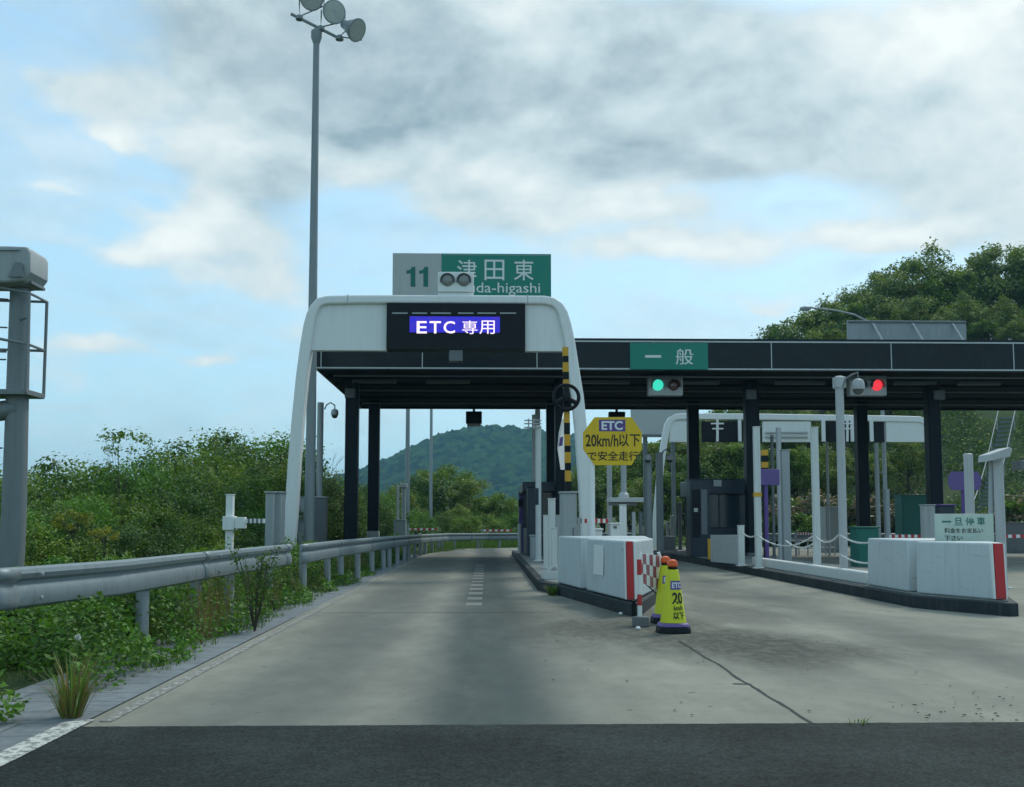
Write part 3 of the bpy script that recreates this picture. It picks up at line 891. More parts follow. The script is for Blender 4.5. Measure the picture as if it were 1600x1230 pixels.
# (photo x of the column axis, depth, photo half width)
for px, Y, base in ((550, 34.6, 0.0), (584.5, 40.7, 0.0), (877, 34.4, 0.19), (1174, 34.6, 0.2), (1083, 40.5, 0.2), (1458, 34.6, 0.0), (1346, 40.5, 0.0), (862, 40.5, 0.19)):
    p = at(px, 700, Y)
    h = 0.215
    c_ = MB().box(p.x - h, p.x + h, Y - h, Y + h, base - (0.4 if px < 600 else 0.0), zb + 0.016).build('column', 'column', cn, bevel=0.03)
    if px in (877, 1174, 1458):
        MB().box(p.x + h + 0.002, p.x + h + 0.07, Y - 0.05, Y + 0.05, base, zb - 0.02).build('drainpipe', 'grey' if px == 1458 else 'column', c_, bevel=0.01)
    MB().box(p.x - h - 0.03, p.x + h + 0.03, Y - h - 0.03, Y + h + 0.03, base + 0.002, base + 0.10).build('collar', 'greydark', c_, bevel=0.01)
    if px in (1458, 550, 1174):
        MB().box(p.x - 0.22 if px != 1458 else p.x - 0.05, p.x + 0.12 if px != 1458 else p.x + 0.32, Y - h - 0.14, Y - h - 0.004, zb - 0.62, zb - 0.30).build('junction_box', 'greydark', c_, bevel=0.01)
    if px == 584.5:
        MB().box(p.x - h - 0.02, p.x + h + 0.02, Y - h - 0.015, Y + h + 0.015, 0.62, 0.98).build('band', 'grey', c_, bevel=0.01)

# name board standing on the canopy
a, b, c_ = at(613, 470, YC - 0.1), at(861, 397, YC - 0.1), at(690, 430, YC - 0.1)
sg = thing('name_sign', 'big grey and green exit name board reading 11 above the white gantry', 'sign', ((a.x + b.x) / 2, YC, zt))
YS = YC - 0.1
MB().box(a.x, c_.x - 0.003, YS, YS + 0.12, zt + 0.12, b.z).build('number_panel', 'signgrey', sg, bevel=0.01)
MB().box(c_.x, b.x, YS, YS + 0.12, zt + 0.12, b.z).build('name_panel', 'green', sg, bevel=0.01)
MB().box(c_.x + 0.05, b.x - 0.05, YS - 0.004, YS - 0.001, b.z - 0.05, b.z - 0.035).build('border_strip', 'signgrey', sg)
for k in range(4):
    xx = a.x + 0.5 + k * (b.x - a.x - 1.0) / 3
    MB().box(xx - 0.05, xx + 0.05, YS + 0.13, YS + 0.23, zt - 0.04, b.z - 0.3).build('upright', 'grey', sg)
for px_ in (634, 654):
    P_ = [at(px_ + u, v_, YS - 0.006) for u, v_ in ((7.5, 448), (15, 448), (15, 417), (9.5, 417), (7.0, 421.5), (1.0, 423), (1.0, 428), (7.5, 427))]
    MB().plate([(p_.x, p_.z) for p_ in P_], YS - 0.006, YS - 0.001).build('numeral', 'greenink', sg, smooth=False)
for ch, px_ in (('津', 714), ('田', 757), ('東', 803)):
    lettering_px(ch, px_, 406, px_ + 31, 438, YS - 0.006, 'signwhite', sg, bold=0.004)
lettering_px('Tsuda-higashi', 705, 442, 844, 462, YS - 0.006, 'signwhite', sg, bold=0.004)

# green lane name board on the fascia
a, b = at(984, 578, YC), at(1105, 537, YC)
sg = thing('lane_sign', 'flat green board with two white characters fixed to the black canopy edge', 'sign', ((a.x + b.x) / 2, YC, a.z))
MB().box(a.x, b.x, YC - 0.10, YC - 0.04, a.z, b.z).build('panel', 'green', sg, bevel=0.006)
lettering_px('一', 1008, 555, 1033, 559, YC - 0.105, 'signwhite', sg, bold=0.0)
lettering_px('般', 1056, 545, 1083, 570, YC - 0.105, 'signwhite', sg, bold=0.004)

signal(1013, 587, 1067, 618, YC + 0.9, 'grey lane signal showing green under the canopy edge', ('litgreen', 'lensred'))
signal(1328, 587, 1385, 618, YC + 0.9, 'grey lane signal showing red under the canopy edge', ('lens', 'litred'))
for px in (1040, 1356):
    p = at(px, 580, YC + 0.9)

# hanging boxes at the rear of the canopy
for px0, px1, py1, lab in ((728, 753, 662, 'dark box hanging from the rear canopy edge against the far hill'), (951, 976, 652, 'dark box hanging from the rear canopy edge above the yellow octagonal sign')):
    a, b = at(px0, py1, 42.9), at(px1, 640, 42.9)
    rt = thing('hanging_box', lab, 'signal box', ((a.x + b.x) / 2, 42.9, a.z))
    MB().box(a.x, b.x, 42.7, 43.1, a.z, zb - 0.15).build('housing', 'column', rt, bevel=0.02)
    MB().box((a.x + b.x) / 2 - 0.05, (a.x + b.x) / 2 + 0.05, 42.85, 42.95, zb - 0.148, zb + 0.018).build('hanger', 'column', rt)
    if px0 == 728:
        MB().box(a.x + 0.05, b.x - 0.05, 42.78, 43.0, a.z - 0.12, a.z - 0.003).build('light', 'greylight', rt, bevel=0.02)

# board standing on the rear of the roof, seen from behind
a, b = at(1322, 528, YB), at(1506, 503, YB)
sg = thing('rear_sign_board', 'grey back of a board with diagonal braces standing on the canopy roof', 'sign', ((a.x + b.x) / 2, YB, zt))
MB().box(a.x, b.x, YB - 0.2, YB - 0.1, zt + 0.2, b.z).build('panel', 'grey', sg, bevel=0.01)
for k in range(3):
    MB().box(a.x, b.x, YB - 0.25, YB - 0.202, zt + 0.5 + k * (b.z - zt - 0.6) / 2, zt + 0.57 + k * (b.z - zt - 0.6) / 2).build('rail', 'greydark', sg)
for px in (1366, 1428, 1490):
    p = at(px, 515, YB)
    MB().tube([(p.x + 0.35, YB - 2.2, zt - 0.05), (p.x - 0.15, YB - 0.26, b.z - 0.15)], 0.05, 8).build('brace', 'greylight', sg)

# ---------------------------------------------------------------- floodlight mast
YM = 30.8
pb = at(484, 800, YM)
mast = thing('floodlight_mast', 'tall grey floodlight mast with three round lamps behind the gantry', 'light mast', (pb.x, YM, -0.3))
ptop = at(494.5, 58, YM)
MB().tube([(pb.x - 0.02, YM, -0.5), (pb.x, YM, 4), (ptop.x, YM, ptop.z)], [0.16, 0.15, 0.095], 16).build('pole', 'pole', mast)
MB().lathe([(0.09, -0.35), (0.17, -0.12), (0.17, 0.08), (0.10, 0.14)], (ptop.x, YM, ptop.z + 0.1), 14).build('collar', 'pole', mast)
ca, cb = at(455, 22, YM), at(536, 63, YM)
MB().tube([ca, cb], 0.05, 8).build('cross_arm', 'pole', mast)
for (px, py), dirn in (((487, -2), (0.12, -0.88, -0.42)), ((522, 19), (0.38, -0.86, -0.30)), ((557, 47), (0.72, -0.42, -0.52))):
    c0 = at(px, py, YM - 0.15)
    r_ = 0.345
    d = Vector(dirn).normalized()
    fl = MB().lathe([(0.05, -0.62), (0.13, -0.60), (0.16, -0.42), (0.24, -0.25), (0.33, -0.05), (r_ + 0.015, 0.0), (r_ + 0.015, 0.035), (r_ - 0.02, 0.04)], c0, 24, axis=tuple(d)).build('floodlight', 'galv', mast)
    MB().lathe([(r_ - 0.025, 0.044), (r_ * 0.7, 0.02), (r_ * 0.35, -0.03), (0.02, -0.06)], c0, 24, axis=tuple(d)).build('lens', 'lamp', fl)
    MB().lathe([(0.09, 0.03), (0.09, 0.0), (0.03, -0.02), (0.03, -0.025)], c0 + d * 0.015, 12, axis=tuple(d)).build('bulb', 'greylight', fl)
    # yoke down to the cross arm
    bx = at(px - 8 if px > 540 else px + 2, py + 36 if px < 540 else py + 14, YM)
    t = max(0, min(1, (bx.x - ca.x) / (cb.x - ca.x)))
    foot = ca + (cb - ca) * {487: 0.16, 522: 0.57, 557: 0.93}[px]
    side = d.cross(Vector((0, 0, 1))).normalized()
    MB().tube([c0 + side * (r_ + 0.03) - d * 0.1, c0 + side * (r_ + 0.03) - d * 0.1 + Vector((0, 0, -0.2)), foot + Vector((0, 0, 0.06)), c0 - side * (r_ + 0.03) - d * 0.1 + Vector((0, 0, -0.2)), c0 - side * (r_ + 0.03) - d * 0.1], 0.022, 6).build('yoke', 'pole', fl)
    MB().lathe([(0.12, -0.05), (0.12, 0.05), (0.06, 0.10)], foot, 10).build('foot', 'pole', fl)


# ---------------------------------------------------------------- camera mast at the left
Yc = 16.0
pa, pz = at(22, 800, Yc), at(32, 452, Yc)
cm = thing('camera_mast', 'grey steel mast carrying a big boxed camera and a caged work platform', 'camera mast', (pa.x, Yc, -0.6))
MB().tube([(pa.x - 0.03, Yc, -1.0), (pa.x, Yc, pa.z), (pz.x, Yc, pz.z)], [0.185, 0.18, 0.15], 18).build('pole', 'maststeel', cm)
z0 = at(30, 449, Yc).z
MB().box(pz.x - 0.55, pz.x + 0.28, Yc - 0.25, Yc + 0.25, z0, z0 + 0.05).build('top_plate', 'maststeel', cm, bevel=0.008)
ha, hb = at(-75, 440, Yc - 0.44), at(78, 381, Yc + 0.24)
yh = Yc - 0.1
hz0, hz1 = at(0, 440, yh - 0.34).z, at(0, 384, yh - 0.34).z
hs = MB()
prof = [(hb.x - 0.10, hz0 + 0.02), (hb.x, hz0 + 0.16), (hb.x - 0.005, hz1 - 0.10), (hb.x - 0.05, hz1 - 0.01), (hb.x - 0.35, hz1), (ha.x, hz1 - 0.01), (ha.x, hz0), (hb.x - 0.3, hz0 - 0.01)]
prof = list(reversed(prof))
hs.plate(prof, yh - 0.34, yh + 0.34)
ho = hs.build('camera_housing', 'grey', cm, bevel=0.03)
MB().box(ha.x, hb.x - 0.16, yh - 0.37, yh - 0.343, hz1 - 0.075, hz1 - 0.05).build('hood_rim', 'grey', ho)
b1 = MB()
b1.plate([(hb.x - 0.30, z0 + 0.052), (hb.x - 0.06, z0 + 0.052), (hb.x - 0.10, hz0 + 0.28), (hb.x - 0.20, hz0 + 0.30)], yh - 0.39, yh - 0.375)
b1.build('bracket', 'maststeel', cm)
MB().box(pz.x - 0.27, pz.x - 0.12, Yc - 0.15, Yc + 0.15, z0 + 0.052, hz0 + 0.01).build('stand', 'greydark', cm)
# work platform: floor ring, outer rails, uprights, ladder hoops to the left
fz = at(30, 617, Yc).z
tz = at(30, 462, Yc).z
mz = at(30, 540, Yc).z
rx = at(57, 540, Yc).x
MB().box(pa.x - 0.95, rx + 0.02, Yc - 0.32, Yc + 0.32, fz - 0.03, fz + 0.05).build('platform', 'maststeel', cm, bevel=0.006)
pl = MB()
for z in (tz, mz):
    pl.tube([(pa.x - 0.95, Yc - 0.32, z + 0.06), (pa.x - 0.2, Yc - 0.34, z + 0.05), (rx, Yc - 0.32, z - 0.03), (rx, Yc + 0.32, z - 0.03), (pa.x - 0.95, Yc + 0.32, z)], 0.022, 8)
pl.build('hand_rail', 'maststeel', cm)
for dy in (-0.32, 0.32):
    MB().tube([(rx, Yc + dy, fz), (rx, Yc + dy, tz - 0.03)], 0.026, 8).build('upright', 'maststeel', cm)
MB().tube([(rx, Yc - 0.32, at(30, 502, Yc).z), (pz.x + 0.05, Yc - 0.1, at(30, 502, Yc).z)], 0.018, 6).build('tie', 'maststeel', cm)
for py in (468, 512, 550, 562, 700, 790):
    z = at(0, py, Yc).z
    hp = MB()
    hp.tube([(pa.x - 0.22 - 0.34 * (1 - math.cos(t)) * 1.1, Yc - 0.36 * math.sin(t) * 0.9, z - 0.05 * math.sin(t)) for t in [math.pi * k / 10 for k in range(11)]], 0.014, 6)
    hp.build('ladder_hoop', 'maststeel', cm)
for dy in (-0.2, 0.2):
    MB().tube([(pa.x - 0.55, Yc + dy, -0.6), (pa.x - 0.50, Yc + dy, tz)], 0.02, 6).build('ladder_rail', 'maststeel', cm)
MB().tube([(pa.x - 0.7, Yc - 0.1, fz - 0.33), (pa.x + 0.02, Yc - 0.02, fz - 0.22)], 0.155, 14).build('side_arm', 'maststeel', cm)


# ---------------------------------------------------------------- small builders
def post(name, label, cat, px, ytop, Y, w_px, m, base=0.2, cap=None, group=None, square=False, extra=None):
    p = at(px, ytop, Y)
    rt = thing(name, label, cat, (p.x, Y, base), group)
    r_ = w_px / 2 / F * Y
    if square:
        MB().box(p.x - r_, p.x + r_, Y - r_, Y + r_, base - 0.02, p.z).build('shaft', m, rt, bevel=0.012)
        MB().box(p.x - r_ * 1.15, p.x + r_ * 1.15, Y - r_ * 1.15, Y + r_ * 1.15, p.z + 0.002, p.z + 0.02).build('cap', cap or m, rt, bevel=0.005)
    else:
        MB().tube([(p.x, Y, base - 0.02), (p.x, Y, p.z - 0.01), (p.x, Y, p.z)], [r_, r_, r_ * 0.8], 14).build('shaft', m, rt)
    MB().lathe([(r_ * 2.0, 0), (r_ * 2.0, 0.02), (r_ * 1.25, 0.024), (r_ * 1.25, 0.05)], (p.x, Y, base), 14).build('base_flange', m, rt)
    return rt, p, r_


def cabinet(name, label, cat, px0, px1, ytop, Y, m, base=0.2, depth=0.5, door=True, group=None, roof=None):
    a, b = at(px0, ytop, Y), at(px1, ytop, Y)
    rt = thing(name, label, cat, ((a.x + b.x) / 2, Y, base), group)
    MB().box(a.x, b.x, Y, Y + depth, base, a.z - 0.04).build('body', m, rt, bevel=0.012)
    MB().box(a.x - 0.025, b.x + 0.025, Y - 0.03, Y + depth + 0.03, a.z - 0.037, a.z).build('roof', roof or m, rt, bevel=0.01)
    if door:
        h = a.z - base
        d = MB().box(a.x + 0.04, b.x - 0.04, Y - 0.014, Y - 0.002, base + 0.08, a.z - 0.10).build('door', m, rt, bevel=0.004)
        MB().box(b.x - 0.085, b.x - 0.065, Y - 0.034, Y - 0.016, base + h * 0.45, base + h * 0.58).build('handle', 'greydark', d)
    return rt


def dome_camera(label, px, py, Y, arm_from=None, m='greylight', group=None):
    c0 = at(px, py, Y)
    rt = thing('dome_camera', label, 'camera', tuple(c0), group)
    MB().lathe([(0.03, 0.20), (0.10, 0.17), (0.125, 0.10), (0.13, 0.0), (0.12, -0.02)], c0, 18).build('hood', m, rt)
    MB().lathe([(0.105, -0.022), (0.10, -0.07), (0.065, -0.115), (0.01, -0.13)], c0, 18).build('dome', 'lens', rt)
    if arm_from:
        a = at(*arm_from, Y)
        top = c0 + Vector((0, 0, 0.2))
        L = top - a
        MB().tube([a, a + Vector((L.x * 0.2, 0, 0.16)), a + Vector((L.x * 0.6, 0, 0.24)), Vector((top.x, Y, top.z + 0.12)), top], 0.022, 8).build('arm', 'greydark', rt)
    return rt


def gate_arm(label, px0, px1, py, Y, box_side=None, group=None):
    a, b = at(px0, py, Y), at(px1, py, Y)
    rt = thing('boom_gate', label, 'boom gate', (a.x, Y, a.z), group)
    n_ = 10
    q_ = MB()
    for k in range(n_):
        x_a, x_b = a.x + (b.x - a.x) * k / n_, a.x + (b.x - a.x) * (k + 1) / n_
        q_.add([(x, Y + dy, a.z + dz) for x in (x_a, x_b) for dy, dz in ((-0.02, -0.05), (0.02, -0.05), (0.02, 0.05), (-0.02, 0.05))],
               [(0, 1, 5, 4), (1, 2, 6, 5), (2, 3, 7, 6), (3, 0, 4, 7)])
    arm_ = q_.build('boom', 'white', rt, smooth=False)
    arm_.data.materials.append(M['red'])
    for k, pf in enumerate(arm_.data.polygons):
        pf.material_index = (k // 4) % 2
    MB().box(a.x - 0.03, a.x - 0.001, Y - 0.03, Y + 0.03, a.z - 0.06, a.z + 0.06).build('end_cap', 'greydark', rt)
    MB().box(a.x - 0.10, a.x - 0.031, Y - 0.05, Y + 0.05, -0.2, a.z + 0.08).build('stand', 'grey', rt)
    if box_side is not None:
        bx = a.x if box_side < 0 else b.x
        MB().box(bx - 0.16, bx + 0.16, Y + 0.03, Y + 0.4, -0.25, a.z + 0.16).build('machine', 'greylight', rt, bevel=0.02)
    return rt


def chain(label, ends, Y0, Y1, sag, m='postwhite', group=None):
    a, b = at(*ends[0], Y0), at(*ends[1], Y1)
    rt = MB()
    n_ = 18
    pts_ = []
    for k in range(n_ + 1):
        t = k / n_
        p = a + (b - a) * t
        p.z -= sag * 4 * t * (1 - t)
        pts_.append(p)
    for i in range(n_):
        pm = (pts_[i] + pts_[i + 1]) / 2
        d = (pts_[i + 1] - pts_[i]) * 0.62
        rt.tube([pm - d, pm + d], 0.020 if i % 2 else 0.012, 6)
    o_ = rt.build('chain', m)
    return tag(o_, label, 'chain', group)


# ---------------------------------------------------------------- left roadside furniture
rt, p, r_ = post('gate_post', 'slim white post behind the guardrail with a striped arm stub', 'gate post', 360, 774, 21, 11, 'white', base=-0.4, square=True)
z = at(360, 816, 21).z
MB().box(p.x - r_ - 0.04, p.x + r_ + 0.04, 20.85, 21.15, z - 0.16, z + 0.12).build('clamp', 'white', rt, bevel=0.01)
MB().box(p.x + r_ + 0.042, p.x + r_ + 0.25, 20.9, 21.08, z - 0.13, z + 0.10).build('hinge_box', 'white', rt, bevel=0.01)
xa_, xb_ = p.x + r_ + 0.252, at(414, 812, 21).x
for k in range(9):
    MB().box(xa_ + (xb_ - xa_) * k / 9, xa_ + (xb_ - xa_) * (k + 1) / 9, 20.96, 21.02, z - 0.02, z + 0.07).build('arm_stripe', 'white' if k % 2 == 0 else 'greydark', rt)
c1 = cabinet('control_cabinet', 'narrow grey cabinet with a dark round disc, left of the gantry leg', 'cabinet', 415, 428, 768, 23, 'grey', base=-0.4, depth=0.5, door=False)
p = at(419, 815, 23)
MB().lathe([(0.19, 0), (0.19, 0.02), (0.15, 0.024)], (0, 0, 0), 24, axis=(-1, -0.35, 0)).build('round_disc', 'greydark', c1).data.transform(Matrix.Translation(Vector((at(415.3, 815, 23).x - 0.012, 23.22, p.z))) @ Matrix.Diagonal((1, 1, 2.2, 1)))
cabinet('control_cabinet', 'narrow plain grey cabinet touching the left side of the gantry leg', 'cabinet', 430, 440, 768, 23.2, 'grey', base=-0.4, depth=0.45, door=False)
cabinet('control_cabinet', 'wide grey two door cabinet at the foot of the floodlight mast', 'cabinet', 466, 482, 776, 34.4, 'grey', base=-0.3, depth=0.6)
cabinet('control_cabinet', 'dark bluish cabinet right of the floodlight mast with a pale roof', 'cabinet', 488, 508, 776, 34.2, 'greydark', base=-0.3, depth=0.6, roof='greylight')
rt, p, r_ = post('camera_post', 'grey post beside the floodlight mast with a black bracket', 'post', 501, 629, 35.0, 10, 'grey', base=-0.3)
dome_camera('white dome camera on a black curved arm beside the left mast', 523, 648, 35.0, (507, 640))
for i, (px, Yp, yt) in enumerate(((636.5, 56, 520), (673.5, 66, 560))):
    p = at(px, 830, Yp)
    tp = at(px + (2 if i == 0 else 1), yt, Yp)
    rt = thing('lamp_pole', ('thicker' if i == 0 else 'thinner') + ' grey lamp pole beyond the canopy in front of the hill', 'lamp post', (p.x, Yp, -0.1))
    MB().tube([(p.x - 0.03, Yp, -0.7), tp], [0.15 - 0.03 * i, 0.085 - 0.01 * i], 12).build('pole', 'pole' if i == 0 else 'galv', rt)
    MB().lathe([(0.05, -0.1), (0.3, 0.0), (0.3, 0.06), (0.1, 0.14)], tp, 12).build('lamp_head', 'galv', rt)
cabinet('road_cabinet', 'small pale cabinet at the foot of the thicker lamp pole', 'cabinet', 615, 634, 812, 47.0, 'grey', base=-0.1, depth=0.4)
post('road_post', 'thin pale post left of the thicker far lamp pole', 'post', 622, 758, 47.2, 4, 'greylight', base=-0.1)
rt, p, r_ = post('road_post', 'pale post with a small camera beside the thicker far lamp pole', 'post', 631, 762, 47.4, 7, 'grey', base=-0.1)
MB().box(p.x - 0.16, p.x + 0.16, 47.2, 47.5, p.z + 0.0, p.z + 0.18).build('camera_head', 'greylight', rt, bevel=0.02)
gate_arm('red and white arm at the far road end by the thicker lamp pole', 638, 683, 827, 51.5)
gate_arm('red and white arm at the far road end beside the toll booth', 755, 800, 829, 53.5)

# ---------------------------------------------------------------- crash barriers at the island noses
def barrier(poly, label, z1=1.07, name='crash_barrier', batter=0.025):
    c = Vector((sum(p[0] for p in poly) / len(poly), sum(p[1] for p in poly) / len(poly), 0.2))
    rt = thing(name, label, 'crash barrier', tuple(c))
    MB().prism(poly, 0.206, z1, batter).build('body', 'barrier', rt, bevel=0.03, seg=3)
    return rt


b2 = barrier([(1.66, 17.2), (2.03, 15.0), (2.17, 15.0), (2.80, 17.2)], 'pale wedge crash barrier with a red stripe beside the two yellow cones')
MB().add([(2.045, 14.985, 0.22), (2.145, 14.985, 0.22), (2.132, 15.0, 1.06), (2.038, 15.0, 1.06), (2.045, 15.03, 0.22), (2.145, 15.03, 0.22), (2.132, 15.08, 1.06), (2.038, 15.08, 1.06)],
         [(0, 1, 2, 3), (7, 6, 5, 4), (0, 3, 7, 4), (1, 5, 6, 2), (3, 2, 6, 7), (4, 5, 1, 0)]).build('red_stripe', 'red', b2)
for dx in (-0.028, 0.108):
    MB().add([(2.045 + dx, 14.993, 0.22), (2.065 + dx, 14.993, 0.22), (2.055 + dx, 15.006, 1.055), (2.036 + dx, 15.006, 1.055), (2.045 + dx, 15.04, 0.22), (2.065 + dx, 15.04, 0.22), (2.055 + dx, 15.08, 1.055), (2.036 + dx, 15.08, 1.055)],
             [(0, 1, 2, 3), (7, 6, 5, 4), (0, 3, 7, 4), (1, 5, 6, 2), (3, 2, 6, 7), (4, 5, 1, 0)]).build('white_stripe', 'white', b2)
# notice sheet taped to the left face
fa, fb = Vector((1.66, 17.2)), Vector((2.03, 15.0))
nrm = Vector((-(fb - fa).y, (fb - fa).x)).normalized() * -1
if nrm.x > 0:
    nrm = -nrm
s0, s1 = fa + (fb - fa) * 0.22 + nrm * 0.012, fa + (fb - fa) * 0.48 + nrm * 0.012
MB().add([(s0.x, s0.y, 0.50), (s1.x, s1.y, 0.50), (s1.x + 0.012, s1.y, 0.98), (s0.x + 0.012, s0.y, 0.98)], [(0, 1, 2, 3)]).build('notice', 'white', b2, smooth=False)
barrier([(1.32, 19.3), (1.60, 17.55), (2.80, 17.55), (3.0, 19.3)], 'pale crash barrier block right behind the striped wedge beside the yellow cones', 1.08)
b3 = barrier([(6.86, 16.35), (7.44, 14.95), (7.62, 14.95), (8.1, 16.4)], 'pale wedge crash barrier with a red stripe below the stop notice board', 1.035)
MB().add([(7.455, 14.932, 0.22), (7.60, 14.932, 0.22), (7.585, 14.95, 1.03), (7.45, 14.95, 1.03), (7.455, 14.98, 0.22), (7.60, 14.98, 0.22), (7.585, 15.03, 1.03), (7.45, 15.03, 1.03)],
         [(0, 1, 2, 3), (7, 6, 5, 4), (0, 3, 7, 4), (1, 5, 6, 2), (3, 2, 6, 7), (4, 5, 1, 0)]).build('red_stripe', 'red', b3)
for dx in (-0.03, 0.147):
    MB().add([(7.455 + dx, 14.94, 0.22), (7.48 + dx, 14.94, 0.22), (7.468 + dx, 14.957, 1.025), (7.446 + dx, 14.957, 1.025), (7.455 + dx, 14.98, 0.22), (7.48 + dx, 14.98, 0.22), (7.468 + dx, 15.03, 1.025), (7.446 + dx, 15.03, 1.025)],
             [(0, 1, 2, 3), (7, 6, 5, 4), (0, 3, 7, 4), (1, 5, 6, 2), (3, 2, 6, 7), (4, 5, 1, 0)]).build('white_stripe', 'white', b3)
barrier([(6.88, 18.5), (6.88, 16.7), (8.1, 16.7), (8.5, 18.5)], 'pale crash barrier block left of the stop notice board', 1.05)

# stop notice board standing behind the right barrier
YN = 16.55
a, b = at(1462, 848, YN), at(1552, 803, YN)
nb = thing('stop_board', 'pale notice board with green heading standing behind the striped right barrier', 'notice board', ((a.x + b.x) / 2, YN, 0.2))
MB().box(a.x, b.x, YN, YN + 0.03, a.z - 0.02, b.z).build('panel', 'signpale', nb, bevel=0.005)
for xx in (a.x + 0.15, b.x - 0.15):
    MB().box(xx - 0.025, xx + 0.025, YN + 0.033, YN + 0.08, 0.2, b.z - 0.05).build('leg', 'grey', nb)
lettering_px('一', 1472, 814, 1486, 816.5, YN - 0.005, 'greenink', nb, bold=0.0)
lettering_px('旦', 1491, 809, 1504, 821, YN - 0.005, 'greenink', nb, bold=0.01)
lettering_px('停', 1509, 808, 1522, 821, YN - 0.005, 'greenink', nb, bold=0.01)
lettering_px('車', 1527, 808, 1539, 821, YN - 0.005, 'greenink', nb, bold=0.01)
lettering_px('料金をお支払い', 1476, 825, 1536, 833, YN - 0.005, 'ink', nb, bold=0.01)
lettering_px('下さい', 1476, 837, 1504, 845, YN - 0.005, 'ink', nb, bold=0.01)

# ---------------------------------------------------------------- things on the near island
# striped height pole with ring
YP = 21.0
pcab = cabinet('pole_cabinet', 'tall grey cabinet carrying the black and yellow striped pole', 'cabinet', 876, 901, 768, YP, 'grey', base=0.2, depth=0.35)
sp = thing('striped_pole', 'black and yellow striped pole with a black ring standing on a grey cabinet', 'pole', (at(887, 700, YP).x, YP + 0.15, at(887, 768, YP).z))
sw = 4.6 / F * YP
ylist = [541, 555, 565, 580, 592, 606, 643, 660, 678, 696, 706, 723, 735, 752, 768]
cols = ['amber', 'black'] * 8
for i in range(len(ylist) - 1):
    t_, bt = at(886, ylist[i], YP), at(886, ylist[i + 1], YP)
    xcen = at(884.5 + (ylist[i] - 541) * 0.017, 600, YP).x
    mname = 'black' if i in (1, 3, 5, 7, 9, 11, 13) else 'amber'
    MB().box(xcen - sw, xcen + sw, YP + 0.10, YP + 0.22, bt.z + 0.002, t_.z).build('stripe', mname, sp)
pc = at(885, 621, YP - 0.02)
rg = MB()
rr = 19.5 / F * YP
rg.tube([(pc.x + rr * math.cos(2 * math.pi * k / 40), YP - 0.02, pc.z + rr * math.sin(2 * math.pi * k / 40)) for k in range(41)], 0.038, 8, caps=False)
for ang in (90, 210, 330):
    rg.tube([(pc.x, YP - 0.02, pc.z), (pc.x + rr * math.cos(R(ang)), YP - 0.02, pc.z + rr * math.sin(R(ang)))], 0.05, 8)
rg.lathe([(0.09, -0.04), (0.09, 0.04), (0.04, 0.06)], (pc.x, YP - 0.03, pc.z), 16, axis=(0, -1, 0))
rg.box(pc.x - 0.05, pc.x + 0.05, YP + 0.0, YP + 0.098, pc.z - 0.05, pc.z + 0.05)
rg.build('ring', 'black', sp)
# edge-on white sign behind the pole
a, b = at(871, 734, 22.0), at(883, 640, 22.0)
es = thing('side_sign', 'tall white curved sign seen edge on beside the striped pole', 'sign', ((a.x + b.x) / 2, 22, a.z))
MB().add([tuple(at(x, y, 22 + (0.0 if x < 880 else 0.5))) for x, y in ((876, 734), (871, 700), (873, 676), (878, 655), (881, 640), (885, 640), (885, 734))] +
         [tuple(at(x, y, 22 + (0.0 if x < 880 else 0.5)) + Vector((0.02, 0.04, 0))) for x, y in ((876, 734), (871, 700), (873, 676), (878, 655), (881, 640), (885, 640), (885, 734))],
         [tuple(range(7)), tuple(reversed(range(7, 14)))] + [((i + 1) % 7, i, i + 7, (i + 1) % 7 + 7) for i in range(7)]).build('panel', 'white', es, smooth=False)
MB().add([tuple(at(x, y, 21.97)) for x, y in ((873, 698), (879, 696), (880, 682), (875, 684))], [(0, 1, 2, 3)]).build('mark', 'violet', es, smooth=False)
px_ = at(884, 700, 22.5)
MB().tube([(px_.x + 0.05, 22.5, 0.2), (px_.x + 0.05, 22.5, at(884, 640, 22.5).z)], 0.03, 8).build('pole', 'grey', es)

# yellow octagonal speed sign
YY = 20.2
ys_ = thing('speed_sign', 'yellow octagonal speed sign with black characters on a white post', 'sign', (at(926, 800, YY).x, YY, 0.2))
oct_px = [(911, 676), (929, 652), (987, 652), (1003, 676), (1003, 702), (987, 727), (929, 727), (911, 702)]
outl = [at(x, y, YY) for x, y in reversed(oct_px)]
MB().plate([(p.x, p.z) for p in outl], YY, YY + 0.03).build('panel', 'yellow', ys_, bevel=0.004)
a, b = at(936, 674, YY), at(977, 656, YY)
MB().box(a.x, b.x, YY - 0.005, YY - 0.001, a.z, b.z).build('patch', 'violet', ys_)
lettering_px('ETC', 940, 658, 973, 672, YY - 0.009, 'signwhite', ys_, bold=0.03)
lettering_px('20', 915, 679, 932, 698, YY - 0.004, 'ink', ys_, bold=0.018)
lettering_px('km/h', 933, 679, 966, 698, YY - 0.004, 'ink', ys_, bold=0.015)
lettering_px('以下', 967, 678, 1000, 698, YY - 0.004, 'ink', ys_, bold=0.012)
lettering_px('で安全走行', 918, 705, 998, 720, YY - 0.004, 'ink', ys_, bold=0.014)
p = at(926, 800, YY)
MB().tube([(p.x, YY + 0.07, 0.2), (p.x, YY + 0.07, at(926, 665, YY).z)], 0.055, 12).build('post', 'white', ys_)
MB().box(p.x - 0.03, at(990, 700, YY).x, YY + 0.032, YY + 0.06, at(926, 692, YY).z, at(926, 687, YY).z).build('brace', 'greylight', ys_)

